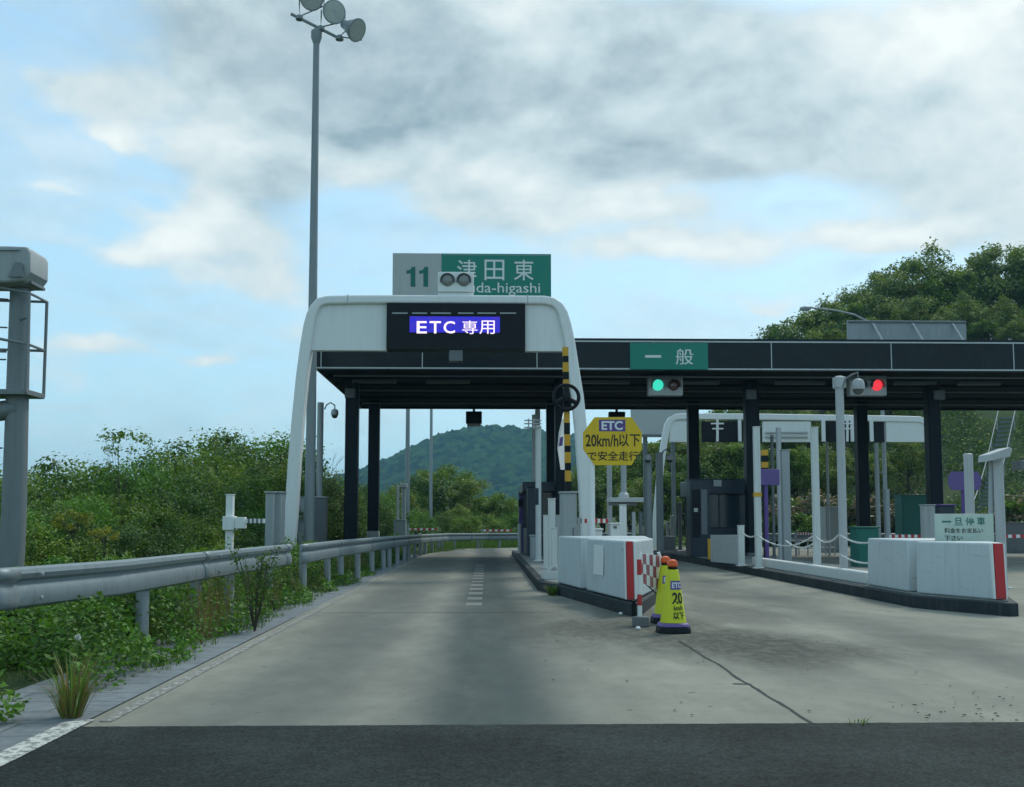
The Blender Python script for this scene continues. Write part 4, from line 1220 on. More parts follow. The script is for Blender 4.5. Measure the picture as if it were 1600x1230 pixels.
post('lane_post', 'plain grey post just left below the yellow octagonal sign', 'post', 952, 720, 27, 8, 'grey')
rt, p, r_ = post('lane_post', 'grey post below the yellow octagonal sign passing through a flat dark bracket', 'post', 974, 700, 25.5, 9, 'grey')
a, b = at(950, 785, 25.4), at(1003, 778, 25.4)
MB().box(a.x, b.x, 25.1, 25.7, a.z, b.z).build('shelf', 'greylight', rt, bevel=0.01)
MB().box(a.x + 0.03, b.x - 0.15, 25.2, 25.6, a.z - 0.08, a.z - 0.004).build('tray', 'greydark', rt, bevel=0.01)
MB().lathe([(0.13, 0.0), (0.13, 0.08), (0.08, 0.14)], (p.x, 25.5, b.z + 0.002), 14).build('collar', 'greylight', rt)
post('white_box_post', 'square white post under the flat dark bracket behind the wedge barrier', 'post', 973, 790, 24.5, 10, 'white', square=True)
rt = cabinet('white_unit', 'small white unit with a dark grille behind the wedge barrier', 'unit', 955, 968, 817, 23.5, 'white', base=0.2, depth=0.3, door=False)
p = at(961, 824, 23.5)
MB().box(p.x - 0.04, p.x + 0.04, 23.485, 23.497, p.z - 0.03, p.z + 0.03).build('grille', 'greydark', rt)
rt = cabinet('white_unit', 'squat white unit below the red and white chain', 'unit', 928, 941, 826, 22.5, 'white', base=0.2, depth=0.3, door=False)
gate_arm('red and white arm hanging slanted behind the wedge barrier near the gantry leg', 909, 950, 814, 24.0)
# white tall pole with antenna at left island edge
rt, p, r_ = post('antenna_pole', 'tall white pole with small stacked antenna bars and a blue band', 'pole', 841, 665, 30.0, 9, 'postwhite', base=0.2)
ad = MB()
for py in (657, 662, 668):
    a, b = at(819, py, 29.9), at(846, py, 29.9)
    ad.tube([a, b], 0.022, 6)
for px in (826, 834):
    ad.tube([at(px, 654, 29.9), at(px, 671, 29.9)], 0.02, 6)
ad.build('antenna', 'greylight', rt)
MB().tube([at(840, 789, 30.0), at(840, 763, 30.0)], r_ + 0.004, 14).build('blue_band', 'booth', rt)
rt, p, r_ = post('antenna_pole', 'wide pale pole right behind the white antenna pole', 'pole', 836, 648, 36.0, 10, 'greylight', base=0.2)
rt, p, r_ = post('antenna_pole', 'long pale strip light pole reaching up to the canopy from the near island', 'pole', 840, 640, 38.0, 8, 'greylight', base=0.2)
for px, yt, Y, wpx, lab in ((862, 780, 24.5, 11, 'broad pale bollard post left of the tall grey cabinet'), (853, 806, 25.5, 8, 'slim white bollard post, second from the tall grey cabinet'),
                            (871, 806, 23.2, 7, 'thin grey bollard post touching the tall grey cabinet'), (866, 826, 22.5, 9, 'short white bollard post in front of the broad pale one')):
    post('lane_bollard', lab, 'bollard', px, yt, Y, wpx, 'postwhite' if 'white' in lab or 'pale' in lab else 'grey', base=0.2, square=True)
# base clutter: low pale frame at the kerb
k = MB()
for i in range(5):
    x = 1.22 + 0.03 * i
    k.tube([(1.15 + 0.09 * i, 21.3 + 0.55 * i, 0.2), (1.35 + 0.09 * i, 21.0 + 0.55 * i, 0.42), (1.5 + 0.08 * i, 21.3 + 0.55 * i, 0.2)], 0.03, 6)
k.box(1.12, 1.62, 20.55, 20.75, 0.205, 0.36)
o = k.build('kerb_rack', 'postwhite')
tag(o, 'low pale tubular rack on the near island left of the barrier block', 'rack')

# near island booth, its machine and neighbours
bo = thing('toll_booth', 'dark narrow toll booth on the near island under the canopy', 'toll booth', (1.9, 36.0, 0.2))
a, b = at(821, 745, 36), at(868, 745, 36)
MB().box(1.35, 2.5, 35.4, 38.4, 0.206, 1.1).build('lower_wall', 'greydark', bo, bevel=0.02)
MB().box(1.38, 2.47, 35.43, 38.37, 1.104, 2.35).build('window_band', 'boothglass', bo)
for xx, yy in ((1.35, 35.4), (2.44, 35.4), (1.35, 38.34), (2.44, 38.34), (1.35, 36.8)):
    MB().box(xx, xx + 0.06, yy, yy + 0.06, 1.103, 2.35).build('window_post', 'booth', bo)
MB().box(1.22, 2.63, 35.25, 38.55, 2.354, 2.72).build('roof', 'booth', bo, bevel=0.03)
MB().box(1.5, 1.8, 35.36, 35.39, 1.5, 1.75).build('notice', 'greylight', bo)
rt = cabinet('ticket_machine', 'violet and black machine with a pale post at the far end of the near island', 'ticket machine', 811, 822, 770, 38.5, 'violet', base=0.2, depth=0.5, door=False, roof='black')
p = at(815, 780, 38.5)
MB().box(p.x - 0.12, p.x + 0.14, 38.47, 38.495, p.z - 0.3, p.z).build('panel', 'black', rt)
post('lane_post', 'short white post in front of the violet machine', 'post', 812, 818, 37.5, 6, 'postwhite', base=0.2)
a, b = at(862, 812, 33.0), at(826, 760, 33.0)
cabinet('lane_cabinet', 'dark blue cabinet in front of the near booth', 'cabinet', 824, 848, 760, 34.0, 'booth', base=0.2, depth=0.6)
cabinet('lane_cabinet', 'low grey cabinet in front of the near booth', 'cabinet', 829, 846, 836, 31.5, 'grey', base=0.2, depth=0.5)

# thin posts between the two islands, far end
rt, p, r_ = post('camera_post', 'broad grey post with a dome camera, right of the yellow octagonal sign', 'post', 1013, 712, 36, 11, 'grey', base=0.0)
dome_camera('dome camera on the broad grey post nearest the yellow octagonal sign', 1012, 718, 35.6, None)
rt, p, r_ = post('camera_post', 'square topped grey post with a dome camera left of the dark far booth', 'post', 1030, 708, 37.5, 10, 'grey', base=0.2, square=True)
dome_camera('dome camera hanging at the right of the square topped grey post', 1046, 718, 37.4, (1034, 712))
for px, yt, Y, wpx, lab in ((1050, 805, 41.5, 6, 'short pale post left of the dark far booth, taller of two'), (1043, 815, 41.0, 5, 'short pale post left of the dark far booth, lower of two'),
                            (1062, 785, 41.6, 6, 'dark grey post touching the dark far booth'), (990, 800, 31, 6, 'thin grey post right of the flat dark bracket'), (1001, 800, 32, 6, 'thin dark post between the bracket and the broad camera post')):
    post('lane_post', lab, 'post', px, yt, Y, wpx, 'greydark' if 'dark grey' in lab or 'thin dark' in lab else 'greylight', base=0.2)
rt = thing('lane_unit', 'low grey unit with pale feet left of the dark far booth', 'unit', (at(1045, 860, 40).x, 40, 0.2))
a, b = at(1034, 866, 40), at(1056, 838, 40)
MB().box(a.x, b.x, 40, 40.4, 0.28, b.z).build('body', 'grey', rt, bevel=0.03)
MB().box(a.x - 0.03, b.x + 0.05, 39.95, 40.45, 0.206, 0.276).build('foot', 'greylight', rt)

# overhead board and white building beyond the lane
a, b = at(986, 683, 62), at(1075, 642, 62)
rt = thing('overhead_board', 'pale grey back of an overhead board beyond the canopy behind the yellow octagonal sign', 'sign', ((a.x + b.x) / 2, 62, 0))
MB().box(a.x, b.x, 62, 62.15, a.z, b.z + 0.8).build('panel', 'signgrey', rt, bevel=0.02)
for xx in (a.x + 0.9, b.x - 0.9):
    MB().box(xx - 0.12, xx + 0.12, 62.16, 62.4, -0.2, b.z + 0.6).build('upright', 'greydark', rt)
MB().box(a.x + 0.3, b.x - 0.3, 61.94, 61.99, a.z + 0.04, a.z + 0.16).build('rail', 'greydark', rt)

# ---------------------------------------------------------------- far gantry over the right lanes
YF = 56.0
fg = thing('far_gantry', 'white gantry beyond the canopy over the right lanes, seen from behind', 'gantry', (at(1240, 800, YF).x, YF, 0))
gpts = [(1022, 870), (1026, 800), (1032, 730), (1039, 682), (1043, 664), (1048, 656), (1056, 652), (1070, 651), (1200, 652), (1400, 655), (1436, 656), (1444, 660), (1449, 668), (1453, 690), (1460, 740), (1468, 800), (1474, 870)]
MB().sweep([at(x, y, YF) for x, y in gpts], 0.34, 0.4).build('frame', 'white', fg, bevel=0.05, seg=3)
for x0_, x1_, m_ in ((1046, 1074, 'white'), (1096, 1160, 'black'), (1192, 1266, 'white'), (1284, 1380, 'black'), (1384, 1446, 'white')):
    a, b = at(x0_, 691, YF), at(x1_, 659, YF)
    MB().box(a.x, b.x, YF - 0.12, YF + 0.12, a.z, b.z).build('panel', m_, fg, bevel=0.01)
for px in (1156, 1287, 1332, 1362):
    a, b = at(px - 2.2, 690, YF - 0.3), at(px + 2.2, 656, YF - 0.3)
    MB().box(a.x, b.x, YF - 0.32, YF - 0.2, a.z, b.z).build('hanger', 'white', fg)
for py in (676, 683):
    MB().tube([at(1196, py, YF - 0.2), at(1262, py, YF - 0.2)], 0.05, 8).build('conduit', 'greylight', fg)
for px, c_ in ((1121, 2), (1324, 2)):
    tr = MB()
    tr.tube([at(px, 648, YF - 1), at(px, 690, YF - 1)], 0.07, 8)
    for k_ in range(c_):
        tr.tube([at(px - 10 + 2 * k_, 662 + 8 * k_, YF - 1), at(px + 10 - k_, 662 + 8 * k_, YF - 1)], 0.045, 6)
    tr.build('antenna', 'white', fg)

# ---------------------------------------------------------------- right island: poles, chains, plinth, booth
pw = MB()
pw.prism([(6.93, 26.8), (6.93, 18.7), (7.15, 18.7), (7.15, 26.8)], 0.206, 0.42)
o = pw.build('plinth_wall', 'postwhite', bevel=0.02)
tag(o, 'low pale plinth along the right island edge behind the black kerb', 'wall')
post('chain_post', 'short white chain post left of the tall white pole by the dark booth', 'post', 1157.5, 822, 26.6, 9, 'postwhite', base=0.206, square=True)
rt, p, r_ = post('lane_pole', 'tall white pole right in front of the dark far booth', 'pole', 1181.5, 668, 25.3, 9.5, 'postwhite', base=0.2, square=True)
z = at(1181, 773, 25.3).z
MB().box(p.x - r_ - 0.012, p.x + r_ + 0.012, 25.3 - r_ - 0.012, 25.3 + r_ + 0.012, z - 0.05, z + 0.05).build('band', 'amber', rt)
post('lane_pole', 'tall white pole with a flat top between the chains, right of the violet panel', 'pole', 1272, 669, 22.8, 10, 'postwhite', base=0.2, square=True)
rt, p, r_ = post('camera_pole', 'tallest pale grey pole on the right island, reaching the canopy edge', 'pole', 1311, 588, 20.6, 13, 'greylight', base=0.206)
MB().box(p.x - r_ * 1.3, p.x + r_ * 1.3, 20.6 - r_ * 1.3, 20.6 + r_ * 1.3, p.z - 0.25, p.z - 0.02).build('head', 'greylight', rt, bevel=0.02)
dome_camera('white dome camera in front of the red lane signal', 1341, 607, 20.5, (1317, 604))
for (x_a, y_a, Ya), (x_b, y_b, Yb), sag, lab in (
        ((1160, 832, 26.5), (1182, 836, 25.2), 0.08, 'white chain between the short post and the tall white pole'),
        ((1183, 836, 25.2), (1270, 838, 22.9), 0.24, 'white chain sagging between the two tall white poles'),
        ((1274, 838, 22.7), (1310, 836, 20.7), 0.14, 'upper white chain between the flat topped pole and the tallest pole'),
        ((1312, 836, 20.5), (1358, 848, 18.7), 0.06, 'upper white chain between the tallest pole and the barrier block'),
        ((1312, 866, 20.5), (1358, 880, 18.7), 0.05, 'lower white chain between the tallest pole and the barrier block'),
        ((1228, 845, 24.2), (1270, 850, 22.9), 0.12, 'lower white chain left of the flat topped white pole')):
    chain(lab, ((x_a, y_a), (x_b, y_b)), Ya, Yb, sag)
# violet panels
a, b = at(1187, 758, 27.5), at(1218, 733, 27.5)
rt = thing('violet_panel', 'square violet panel on a violet post right of the tall white pole', 'sign', ((a.x + b.x) / 2, 27.5, 0.2))
MB().box(a.x, b.x, 27.5, 27.55, a.z, b.z).build('panel', 'purple', rt, bevel=0.01)
p = at(1197, 760, 27.6)
MB().tube([(p.x, 27.62, 0.2), (p.x, 27.62, b.z - 0.05)], 0.055, 10).build('post', 'violet', rt)
rt = thing('striped_pole', 'short black and amber pole above the square violet panel', 'pole', (at(1195, 733, 28).x, 28, 0.2))
p = at(1195, 730, 28)
for i, (ya, yb) in enumerate(((703, 712), (712, 722), (722, 731), (731, 760))):
    MB().box(p.x - 0.085, p.x + 0.085, 27.95, 28.1, at(1195, yb, 28).z + 0.002, at(1195, ya, 28).z).build('stripe', 'amber' if i in (0, 2) else 'black', rt)
MB().box(p.x - 0.06, p.x + 0.06, 27.97, 28.08, 0.2, at(1195, 760, 28).z).build('shaft', 'black', rt)
a, b = at(1483, 766, 24), at(1533, 737, 24)
rt = thing('violet_panel', 'octagonal violet panel partly behind a grey post right of the last column', 'sign', ((a.x + b.x) / 2, 24, 0.0))
xm, zm, hw, hh = (a.x + b.x) / 2, (a.z + b.z) / 2, (b.x - a.x) / 2, (b.z - a.z) / 2
MB().plate([(xm - hw * 0.8, zm - hh), (xm + hw * 0.8, zm - hh), (xm + hw, zm - hh * 0.4), (xm + hw, zm + hh * 0.4), (xm + hw * 0.8, zm + hh), (xm - hw * 0.8, zm + hh), (xm - hw, zm + hh * 0.4), (xm - hw, zm - hh * 0.4)], 24, 24.04).build('panel', 'purple', rt)
MB().tube([(xm, 24.1, 0.0), (xm, 24.1, zm + hh * 0.6)], 0.06, 10).build('post', 'violet', rt)
post('lane_post', 'grey post standing in front of the octagonal violet panel', 'post', 1512.5, 709, 18.6, 14, 'greylight', base=0.0, square=False)
post('lane_post', 'grey post left of the flat topped white pole, taller of the pair', 'post', 1226, 704, 28.5, 12, 'grey', base=0.2, square=True)
post('lane_post', 'pale post reaching the far gantry, left of the grey pair post', 'post', 1216, 668, 31, 8, 'greylight', base=0.2)
post('lane_post', 'thin grey post behind the square violet panel', 'post', 1206, 680, 34, 5, 'greydark', base=0.2)
post('lane_post', 'thin grey pole between the flat topped pole and the tallest pole', 'post', 1292, 690, 40, 4, 'greylight', base=0.0)
post('lane_post', 'short square grey post beside the last column', 'post', 1449, 790, 21.5, 17, 'grey', base=0.0, square=True)
rt, p, r_ = post('lane_post', 'pale post with a side arm right of the rear dark column', 'post', 1369, 692, 36, 7, 'greylight', base=0.0)
MB().tube([at(1369, 738, 36), at(1381, 738, 36), at(1381, 725, 36), at(1381, 770, 36)], 0.035, 6).build('side_arm', 'greylight', rt)
post('lane_post', 'grey post in a pair right of the rear dark column', 'post', 1385, 764, 34, 9, 'grey', base=0.0)
# camera on post at far right
rt, p, r_ = post('camera_post', 'thick grey post at the right carrying a boxed camera on its top', 'post', 1559, 712, 17.6, 15, 'greylight', base=0.2)
a, b = at(1538, 720, 17.5), at(1575, 700, 17.5)
hz = MB()
hz.plate([(a.x, a.z - 0.02), (b.x - 0.04, a.z + 0.06), (b.x, b.z - 0.02), (b.x - 0.06, b.z), (a.x + 0.02, a.z + 0.10)], 17.35, 17.75)
cam_box = hz.build('camera_box', 'greylight', rt, bevel=0.012)
MB().box(at(1562, 0, 17.5).x, at(1574, 0, 17.5).x, 17.4, 17.7, a.z - 0.16, a.z + 0.0).build('motor', 'greydark', rt, bevel=0.01)
MB().tube([at(1549, 716, 17.7), at(1548, 860, 17.7)], 0.045, 8).build('side_conduit', 'grey', rt)

# far booth
fb_ = thing('toll_booth', 'dark toll booth with wide windows on the right island under the canopy', 'toll booth', (8.0, 36.5, 0.2))
xl, xr = at(1096, 800, 36.2).x, at(1172, 800, 36.2).x
MB().box(xl, xr, 36.0, 39.2, 0.206, 1.15).build('lower_wall', 'booth', fb_, bevel=0.02)
MB().box(xl + 0.03, xr - 0.03, 36.03, 39.17, 1.154, 2.3).build('window_band', 'boothglass', fb_)
for xx in (xl, (xl + xr) / 2 - 0.3, xr - 0.06):
    for yy in (36.0, 39.14):
        MB().box(xx, xx + 0.06, yy, yy + 0.06, 1.153, 2.3).build('window_post', 'booth', fb_)
MB().box(xl - 0.15, xr + 0.1, 35.85, 39.35, 2.304, 2.85).build('roof', 'booth', fb_, bevel=0.03)
a, b = at(1115, 760, 35.84), at(1127, 750, 35.84)
MB().box(a.x, b.x, 35.82, 35.847, a.z, b.z).build('notice', 'greylight', fb_)
a, b = at(1163, 737, 35.6), at(1165, 720, 35.6)
MB().box(at(1153, 0, 35.6).x, at(1163, 0, 35.6).x, 35.9, 36.0, at(0, 735, 35.6).z, at(0, 731, 35.6).z).build('wing', 'greylight', fb_)
MB().tube([at(1163.5, 746, 35.9), at(1163.5, 720, 35.9)], 0.035, 8).build('aerial', 'greylight', fb_)
# payment machine in front of the booth
rt = cabinet('payment_machine', 'blue grey payment machine with a dark screen left of the dark far booth', 'payment machine', 1078, 1108, 748, 33.5, 'booth', base=0.2, depth=0.7, door=False, roof='booth')
a, b = at(1082, 840, 33.5), at(1093, 765, 33.5)
MB().box(a.x, b.x, 33.47, 33.497, a.z, b.z).build('screen', 'black', rt)
a, b = at(1096, 835, 33.5), at(1104, 765, 33.5)
MB().box(a.x, b.x, 33.465, 33.497, a.z, b.z).build('side_strip', 'greydark', rt)
a, b = at(1084, 800, 33.5), at(1090, 794, 33.5)
MB().box(a.x, b.x, 33.455, 33.467, a.z, b.z).build('label', 'greylight', rt)
rt = thing('warning_post', 'short yellow post beside the blue grey payment machine', 'bollard', (at(1109, 850, 30).x, 30, 0.2))
p = at(1108, 842, 30)
MB().tube([(p.x, 30, 0.2), (p.x, 30, p.z)], 0.045, 10).build('shaft', 'amber', rt)
MB().lathe([(0.12, 0), (0.12, 0.03), (0.06, 0.04)], (p.x, 30, 0.206), 12).build('base_flange', 'black', rt)
rt = thing('shield_panel', 'plain grey shield panel standing left of the short white chain post', 'panel', (at(1136, 860, 28).x, 28, 0.2))
a, b = at(1113, 888, 29), at(1152, 836, 27.6)
MB().add([(a.x, 29.2, 0.206), (b.x, 27.4, 0.206), (b.x, 27.4, at(1152, 836, 27.4).z), (a.x, 29.2, at(1113, 836, 29.2).z), (a.x + 0.05, 29.26, 0.206), (b.x + 0.05, 27.46, 0.206), (b.x + 0.05, 27.46, at(1152, 836, 27.4).z), (a.x + 0.05, 29.26, at(1113, 836, 29.2).z)],
         [(0, 1, 2, 3), (7, 6, 5, 4), (0, 3, 7, 4), (1, 5, 6, 2), (3, 2, 6, 7), (4, 5, 1, 0)]).build('panel', 'greylight', rt, bevel=0.01)
for t in (0.15, 0.85):
    MB().box(a.x + (b.x - a.x) * t + 0.055, a.x + (b.x - a.x) * t + 0.10, 29.3 - 1.8 * t, 29.34 - 1.8 * t, 0.2, 0.95).build('stay', 'grey', rt)
# teal cabinets, transformer
cabinet('teal_cabinet', 'low teal cabinet behind the lower chain, left of the barrier block', 'cabinet', 1338, 1373, 823, 26, 'teal', base=0.2, depth=0.5)
cabinet('teal_cabinet', 'tall teal cabinet left of the last dark column', 'cabinet', 1409, 1452, 773, 42, 'teal', base=0.0, depth=0.8)
cabinet('grey_transformer', 'pale grey box cabinet behind the tallest pole', 'cabinet', 1290, 1320, 792, 45, 'grey', base=0.0, depth=0.8)
cabinet('grey_transformer', 'squat dark cabinet far right behind the thick camera post', 'cabinet', 1568, 1606, 816, 43.5, 'greydark', base=0.0, depth=0.8)
gate_arm('red and white arm between the rear columns left of the short square post', 1388, 1438, 838, 33)
gate_arm('red and white arm at the far right beyond the thick camera post', 1562, 1625, 838, 31)
gate_arm('short red and white arm seen between the chains', 1246, 1266, 834, 40)
rt = thing('lane_box', 'small violet dark unit behind the stop notice board', 'unit', (at(1480, 800, 27).x, 27, 0))
a, b = at(1469, 803, 27), at(1492, 788, 27)
MB().box(a.x, b.x, 27, 27.4, 0.0, b.z - 0.04).build('body', 'booth', rt, bevel=0.02)
MB().box(a.x - 0.03, b.x + 0.03, 26.97, 27.43, b.z - 0.036, b.z).build('lid', 'violet', rt, bevel=0.01)
# low white railing across the far lane
rl = thing('pipe_railing', 'low pale pipe railing on the ground between the chain poles', 'railing', (at(1250, 850, 41).x, 41, 0))
for py in (845, 856):
    MB().tube([at(1232, py, 41), at(1306, py, 41)], 0.03, 8).build('rail', 'greylight', rl)
for k_ in range(6):
    p = at(1234 + 14 * k_, 843, 41)
    MB().tube([(p.x, 41, 0.0), (p.x, 41, p.z)], 0.03, 8).build('upright', 'greylight', rl)

# ---------------------------------------------------------------- cones, checkered board, bar post
def cone(px, pyb, label, scale=1.0, turn=0.0):
    g0 = gp(px, pyb)
    rt = thing('traffic_cone', label, 'traffic cone', (g0.x, g0.y, 0))
    H = 0.66 * scale
    r0, r1 = 0.165 * scale, 0.075 * scale
    base = []
    for k_ in range(24):
        t = 2 * math.pi * k_ / 24
        e_ = 0.5
        cx_, sx_ = math.cos(t), math.sin(t)
        base.append((g0.x + 0.215 * scale * math.copysign(abs(cx_) ** e_, cx_), g0.y + 0.215 * scale * math.copysign(abs(sx_) ** e_, sx_)))
    MB().prism(base, 0.0, 0.075 * scale, 0.012).build('weight', 'black', rt, bevel=0.012)
    MB().prism([(g0.x + (b_[0] - g0.x) * 0.95, g0.y + (b_[1] - g0.y) * 0.95) for b_ in base], 0.078 * scale, 0.125 * scale, 0.03).build('base', 'purple', rt, bevel=0.012)
    z0_ = 0.128 * scale

    def rad(z): return r0 + (r1 - r0) * (z - z0_) / H
    MB().lathe([(r0, z0_), (r1, z0_ + H), (r1 * 0.7, z0_ + H + 0.01)], (g0.x, g0.y, 0), 28).build('body', 'lemon', rt)
    zb0, zb1 = z0_ + H * 0.63, z0_ + H * 0.80
    v, f = None, None

    def wrap(name, body, u0, u1, za, zb_, m_, off, bold):
        v_, f_ = text_mesh(body, bold)
        q_ = MB()
        pts_ = []
        for a_ in v_:
            z_ = za + (zb_ - za) * a_[1]
            u = u0 + (u1 - u0) * a_[0]
            rr_ = rad(z_) + off
            th = -math.pi / 2 + turn + u / rad((za + zb_) / 2)
            pts_.append((g0.x + rr_ * math.cos(th), g0.y + rr_ * math.sin(th), z_))
        q_.add(pts_, f_).build(name, m_, rt, smooth=False)
    # purple patch wrapped round the front
    q_ = MB()
    n_ = 12
    for i in range(n_ + 1):
        th = -math.pi / 2 + turn + (-0.085 + 0.17 * i / n_) / rad(zb0)
        for z_ in (zb0, zb1):
            rr_ = rad(z_) + 0.003
            q_.v.append((g0.x + rr_ * math.cos(th), g0.y + rr_ * math.sin(th), z_))
    q_.f = [(2 * i, 2 * i + 2, 2 * i + 3, 2 * i + 1) for i in range(n_)]
    q_.build('patch', 'purple', rt)
    wrap('lettering', 'ETC', -0.06, 0.06, zb0 + 0.02, zb1 - 0.02, 'signwhite', 0.006, 0.03)
    wrap('lettering', '20', -0.07, 0.07, z0_ + H * 0.36, z0_ + H * 0.58, 'ink', 0.004, 0.03)
    wrap('lettering', 'km/h', -0.06, 0.06, z0_ + H * 0.24, z0_ + H * 0.33, 'ink', 0.004, 0.02)
    wrap('lettering', '以下', -0.075, 0.075, z0_ + H * 0.07, z0_ + H * 0.21, 'ink', 0.004, 0.03)
    zt_ = z0_ + H + 0.012
    MB().lathe([(0.06, 0), (0.062, 0.02), (0.05, 0.025)], (g0.x, g0.y, zt_), 18).build('collar', 'black', rt)
    MB().lathe([(0.055, 0.026), (0.066, 0.04), (0.066, 0.075), (0.05, 0.105), (0.02, 0.118), (0.002, 0.12)], (g0.x, g0.y, zt_), 20).build('beacon', 'orange', rt)
    return rt


cone(1052, 988, 'yellow speed cone with orange beacon standing in front of its twin', 0.96, 0.35)
cone(1041, 973, 'yellow speed cone with orange beacon half hidden behind the other cone', 0.96, 0.2)

YK = 13.6
a, b = at(1000, 918, YK), at(1037, 866, YK + 0.9)
ck = thing('checkered_board', 'slanted red and white checkered board behind the yellow cones', 'board', (a.x + 0.1, YK, 0))
pA, pB, pC, pD = at(1000, 909, YK), at(1031, 924, YK + 0.3), at(1030, 868, YK + 0.3), at(999, 865, YK)
bk = Vector((0.01, 0.03, 0))
MB().add([pA, pB, pC, pD, pA + bk, pB + bk, pC + bk, pD + bk], [(0, 1, 2, 3), (7, 6, 5, 4), (0, 3, 7, 4), (1, 5, 6, 2), (3, 2, 6, 7), (4, 5, 1, 0)]).build('panel', 'white', ck)
cn_, cm_ = 6, 3
chk = MB()
for i in range(cn_):
    for j in range(cm_):
        if (i + j) % 2:
            qd = []
            for u, v_ in ((i, j), (i + 1, j), (i + 1, j + 1), (i, j + 1)):
                u_, w_ = u / cn_, v_ / cm_
                lo = pA + (pB - pA) * u_
                hi = pD + (pC - pD) * u_
                qd.append(lo + (hi - lo) * w_ - Vector((0, 0.004, 0)))
            chk.add(qd, [(0, 1, 2, 3)])
chk.build('check_pattern', 'redfaded', ck, smooth=False)
MB().tube([pC + Vector((0, 0.06, 0.04)), pC + Vector((0.05, 0.08, -0.1)), (pC.x + 0.05, pC.y + 0.08, 0.02)], 0.022, 10).build('leg', 'white', ck)
MB().tube([pD + Vector((0.02, 0.06, 0.02)), (pD.x + 0.02, pD.y + 0.06, 0.02)], 0.018, 10).build('leg', 'white', ck)
MB().tube([pA + Vector((0.03, 0.05, 0.02)), pB + Vector((-0.02, 0.05, -0.05))], 0.012, 8).build('strut', 'greydark', ck)

bp_ = gp(1001, 979)
rt = thing('bar_post', 'short red and white banded post on a dark block left of the cones', 'post', (bp_.x, bp_.y, 0))
MB().box(bp_.x - 0.10, bp_.x + 0.10, bp_.y - 0.09, bp_.y + 0.09, 0, 0.13).build('block', 'greydark', rt, bevel=0.012)
MB().tube([(bp_.x - 0.01, bp_.y, 0.13), (bp_.x - 0.01, bp_.y, 0.27)], 0.03, 12).build('white_band', 'white', rt)
MB().tube([(bp_.x - 0.01, bp_.y, 0.271), (bp_.x - 0.01, bp_.y, 0.41)], 0.031, 12).build('red_band', 'red', rt)
MB().tube([(bp_.x - 0.01, bp_.y, 0.411), (bp_.x - 0.01, bp_.y, 0.66)], 0.03, 12).build('white_band', 'white', rt)
MB().tube([(bp_.x - 0.01, bp_.y, 0.661), (bp_.x - 0.01, bp_.y, 0.86)], 0.031, 12).build('red_band', 'red', rt)
MB().tube([(bp_.x - 0.085, bp_.y + 0.03, 0.13), (bp_.x - 0.085, bp_.y + 0.03, 0.33)], 0.03, 10).build('sleeve', 'black', rt)
g1 = gp(983, 959)
o = MB().box(g1.x - 0.10, g1.x + 0.14, g1.y - 0.08, g1.y + 0.08, 0, 0.15).build('concrete_block', 'grey', bevel=0.02)
tag(o, 'small grey concrete block at the very tip of the near island kerb', 'block')
for px, py, lab in ((970, 961, 'tiny white stone on the road beside the grey concrete block'), (997, 984, 'tiny white stone on the road beside the banded post block')):
    c0 = gp(px, py)
    q = MB().lathe([(0.01, 0.0), (0.03, 0.008), (0.032, 0.022), (0.02, 0.038), (0.004, 0.042)], c0, 9)
    tag(q.build('stone', 'white'), lab, 'stone')

# ---------------------------------------------------------------- street lamp over the canopy, hillside stairs
YL = 58
pl_ = at(1376, 520, YL)
sl_ = thing('street_lamp', 'street lamp with a long curved arm showing above the canopy roof', 'street lamp', (pl_.x, YL, 0))
MB().tube([(pl_.x, YL, -0.2), (pl_.x, YL, 7), at(1370, 522, YL), at(1357, 503, YL), at(1335, 492, YL), at(1305, 485, YL), at(1268, 481, YL)], [0.13, 0.12, 0.075, 0.07, 0.06, 0.055, 0.05], 10).build('pole', 'galv', sl_)
p = at(1259, 482, YL)
MB().lathe([(0.03, -0.35), (0.12, -0.2), (0.15, 0.05), (0.10, 0.30), (0.03, 0.36)], p, 12, axis=(-1, 0, -0.08)).build('lamp_head', 'galv', sl_)
sx0, sx1 = 32.0, 36.5
stn = thing('hillside_stairs', 'narrow stairs with twin handrails climbing the grassy slope at the right', 'stairs', (sx0, 64, 0))
st = MB()
N = 34
for k_ in range(N):
    t = k_ / (N - 1)
    x, y = 29.5 + 10.1 * t, 62.5 + 14 * t
    z = zground(x, y) + 0.12
    st.box(x - 0.6, x + 0.6, y, y + 14 / N + 0.1, z - 0.5, z + 0.02)
st.build('steps', 'greydark', stn)
for sx_ in (-0.65, 0.65):
    pts_ = [(29.5 + 10.1 * t + sx_, 62.5 + 14 * t, zground(29.5 + 10.1 * t + sx_, 62.5 + 14 * t) + 1.05) for t in np.linspace(0, 1, 14)]
    MB().tube(pts_, 0.035, 6).build('handrail', 'grey', stn)
    for p_ in pts_[::2]:
        MB().tube([p_, (p_[0], p_[1], p_[2] - 1.1)], 0.03, 6).build('upright', 'grey', stn)


# ---------------------------------------------------------------- vegetation
def leaf_quads(cent, nrm, size, rng):
    """rhombic leaves: centres, normals, sizes"""
    n_ = len(cent)
    r_ = rng.normal(size=(n_, 3))
    t = np.cross(nrm, r_)
    t /= np.linalg.norm(t, axis=1)[:, None] + 1e-9
    b = np.cross(nrm, t)
    L = size[:, None]
    w_ = L * rng.uniform(0.42, 0.62, (n_, 1))
    v = np.stack([cent - t * L * 0.5, cent + b * w_ * 0.5 + nrm * L * 0.05, cent + t * L * 0.5 - nrm * L * 0.10, cent - b * w_ * 0.5 + nrm * L * 0.05], axis=1)
    return v.reshape(-1, 3)


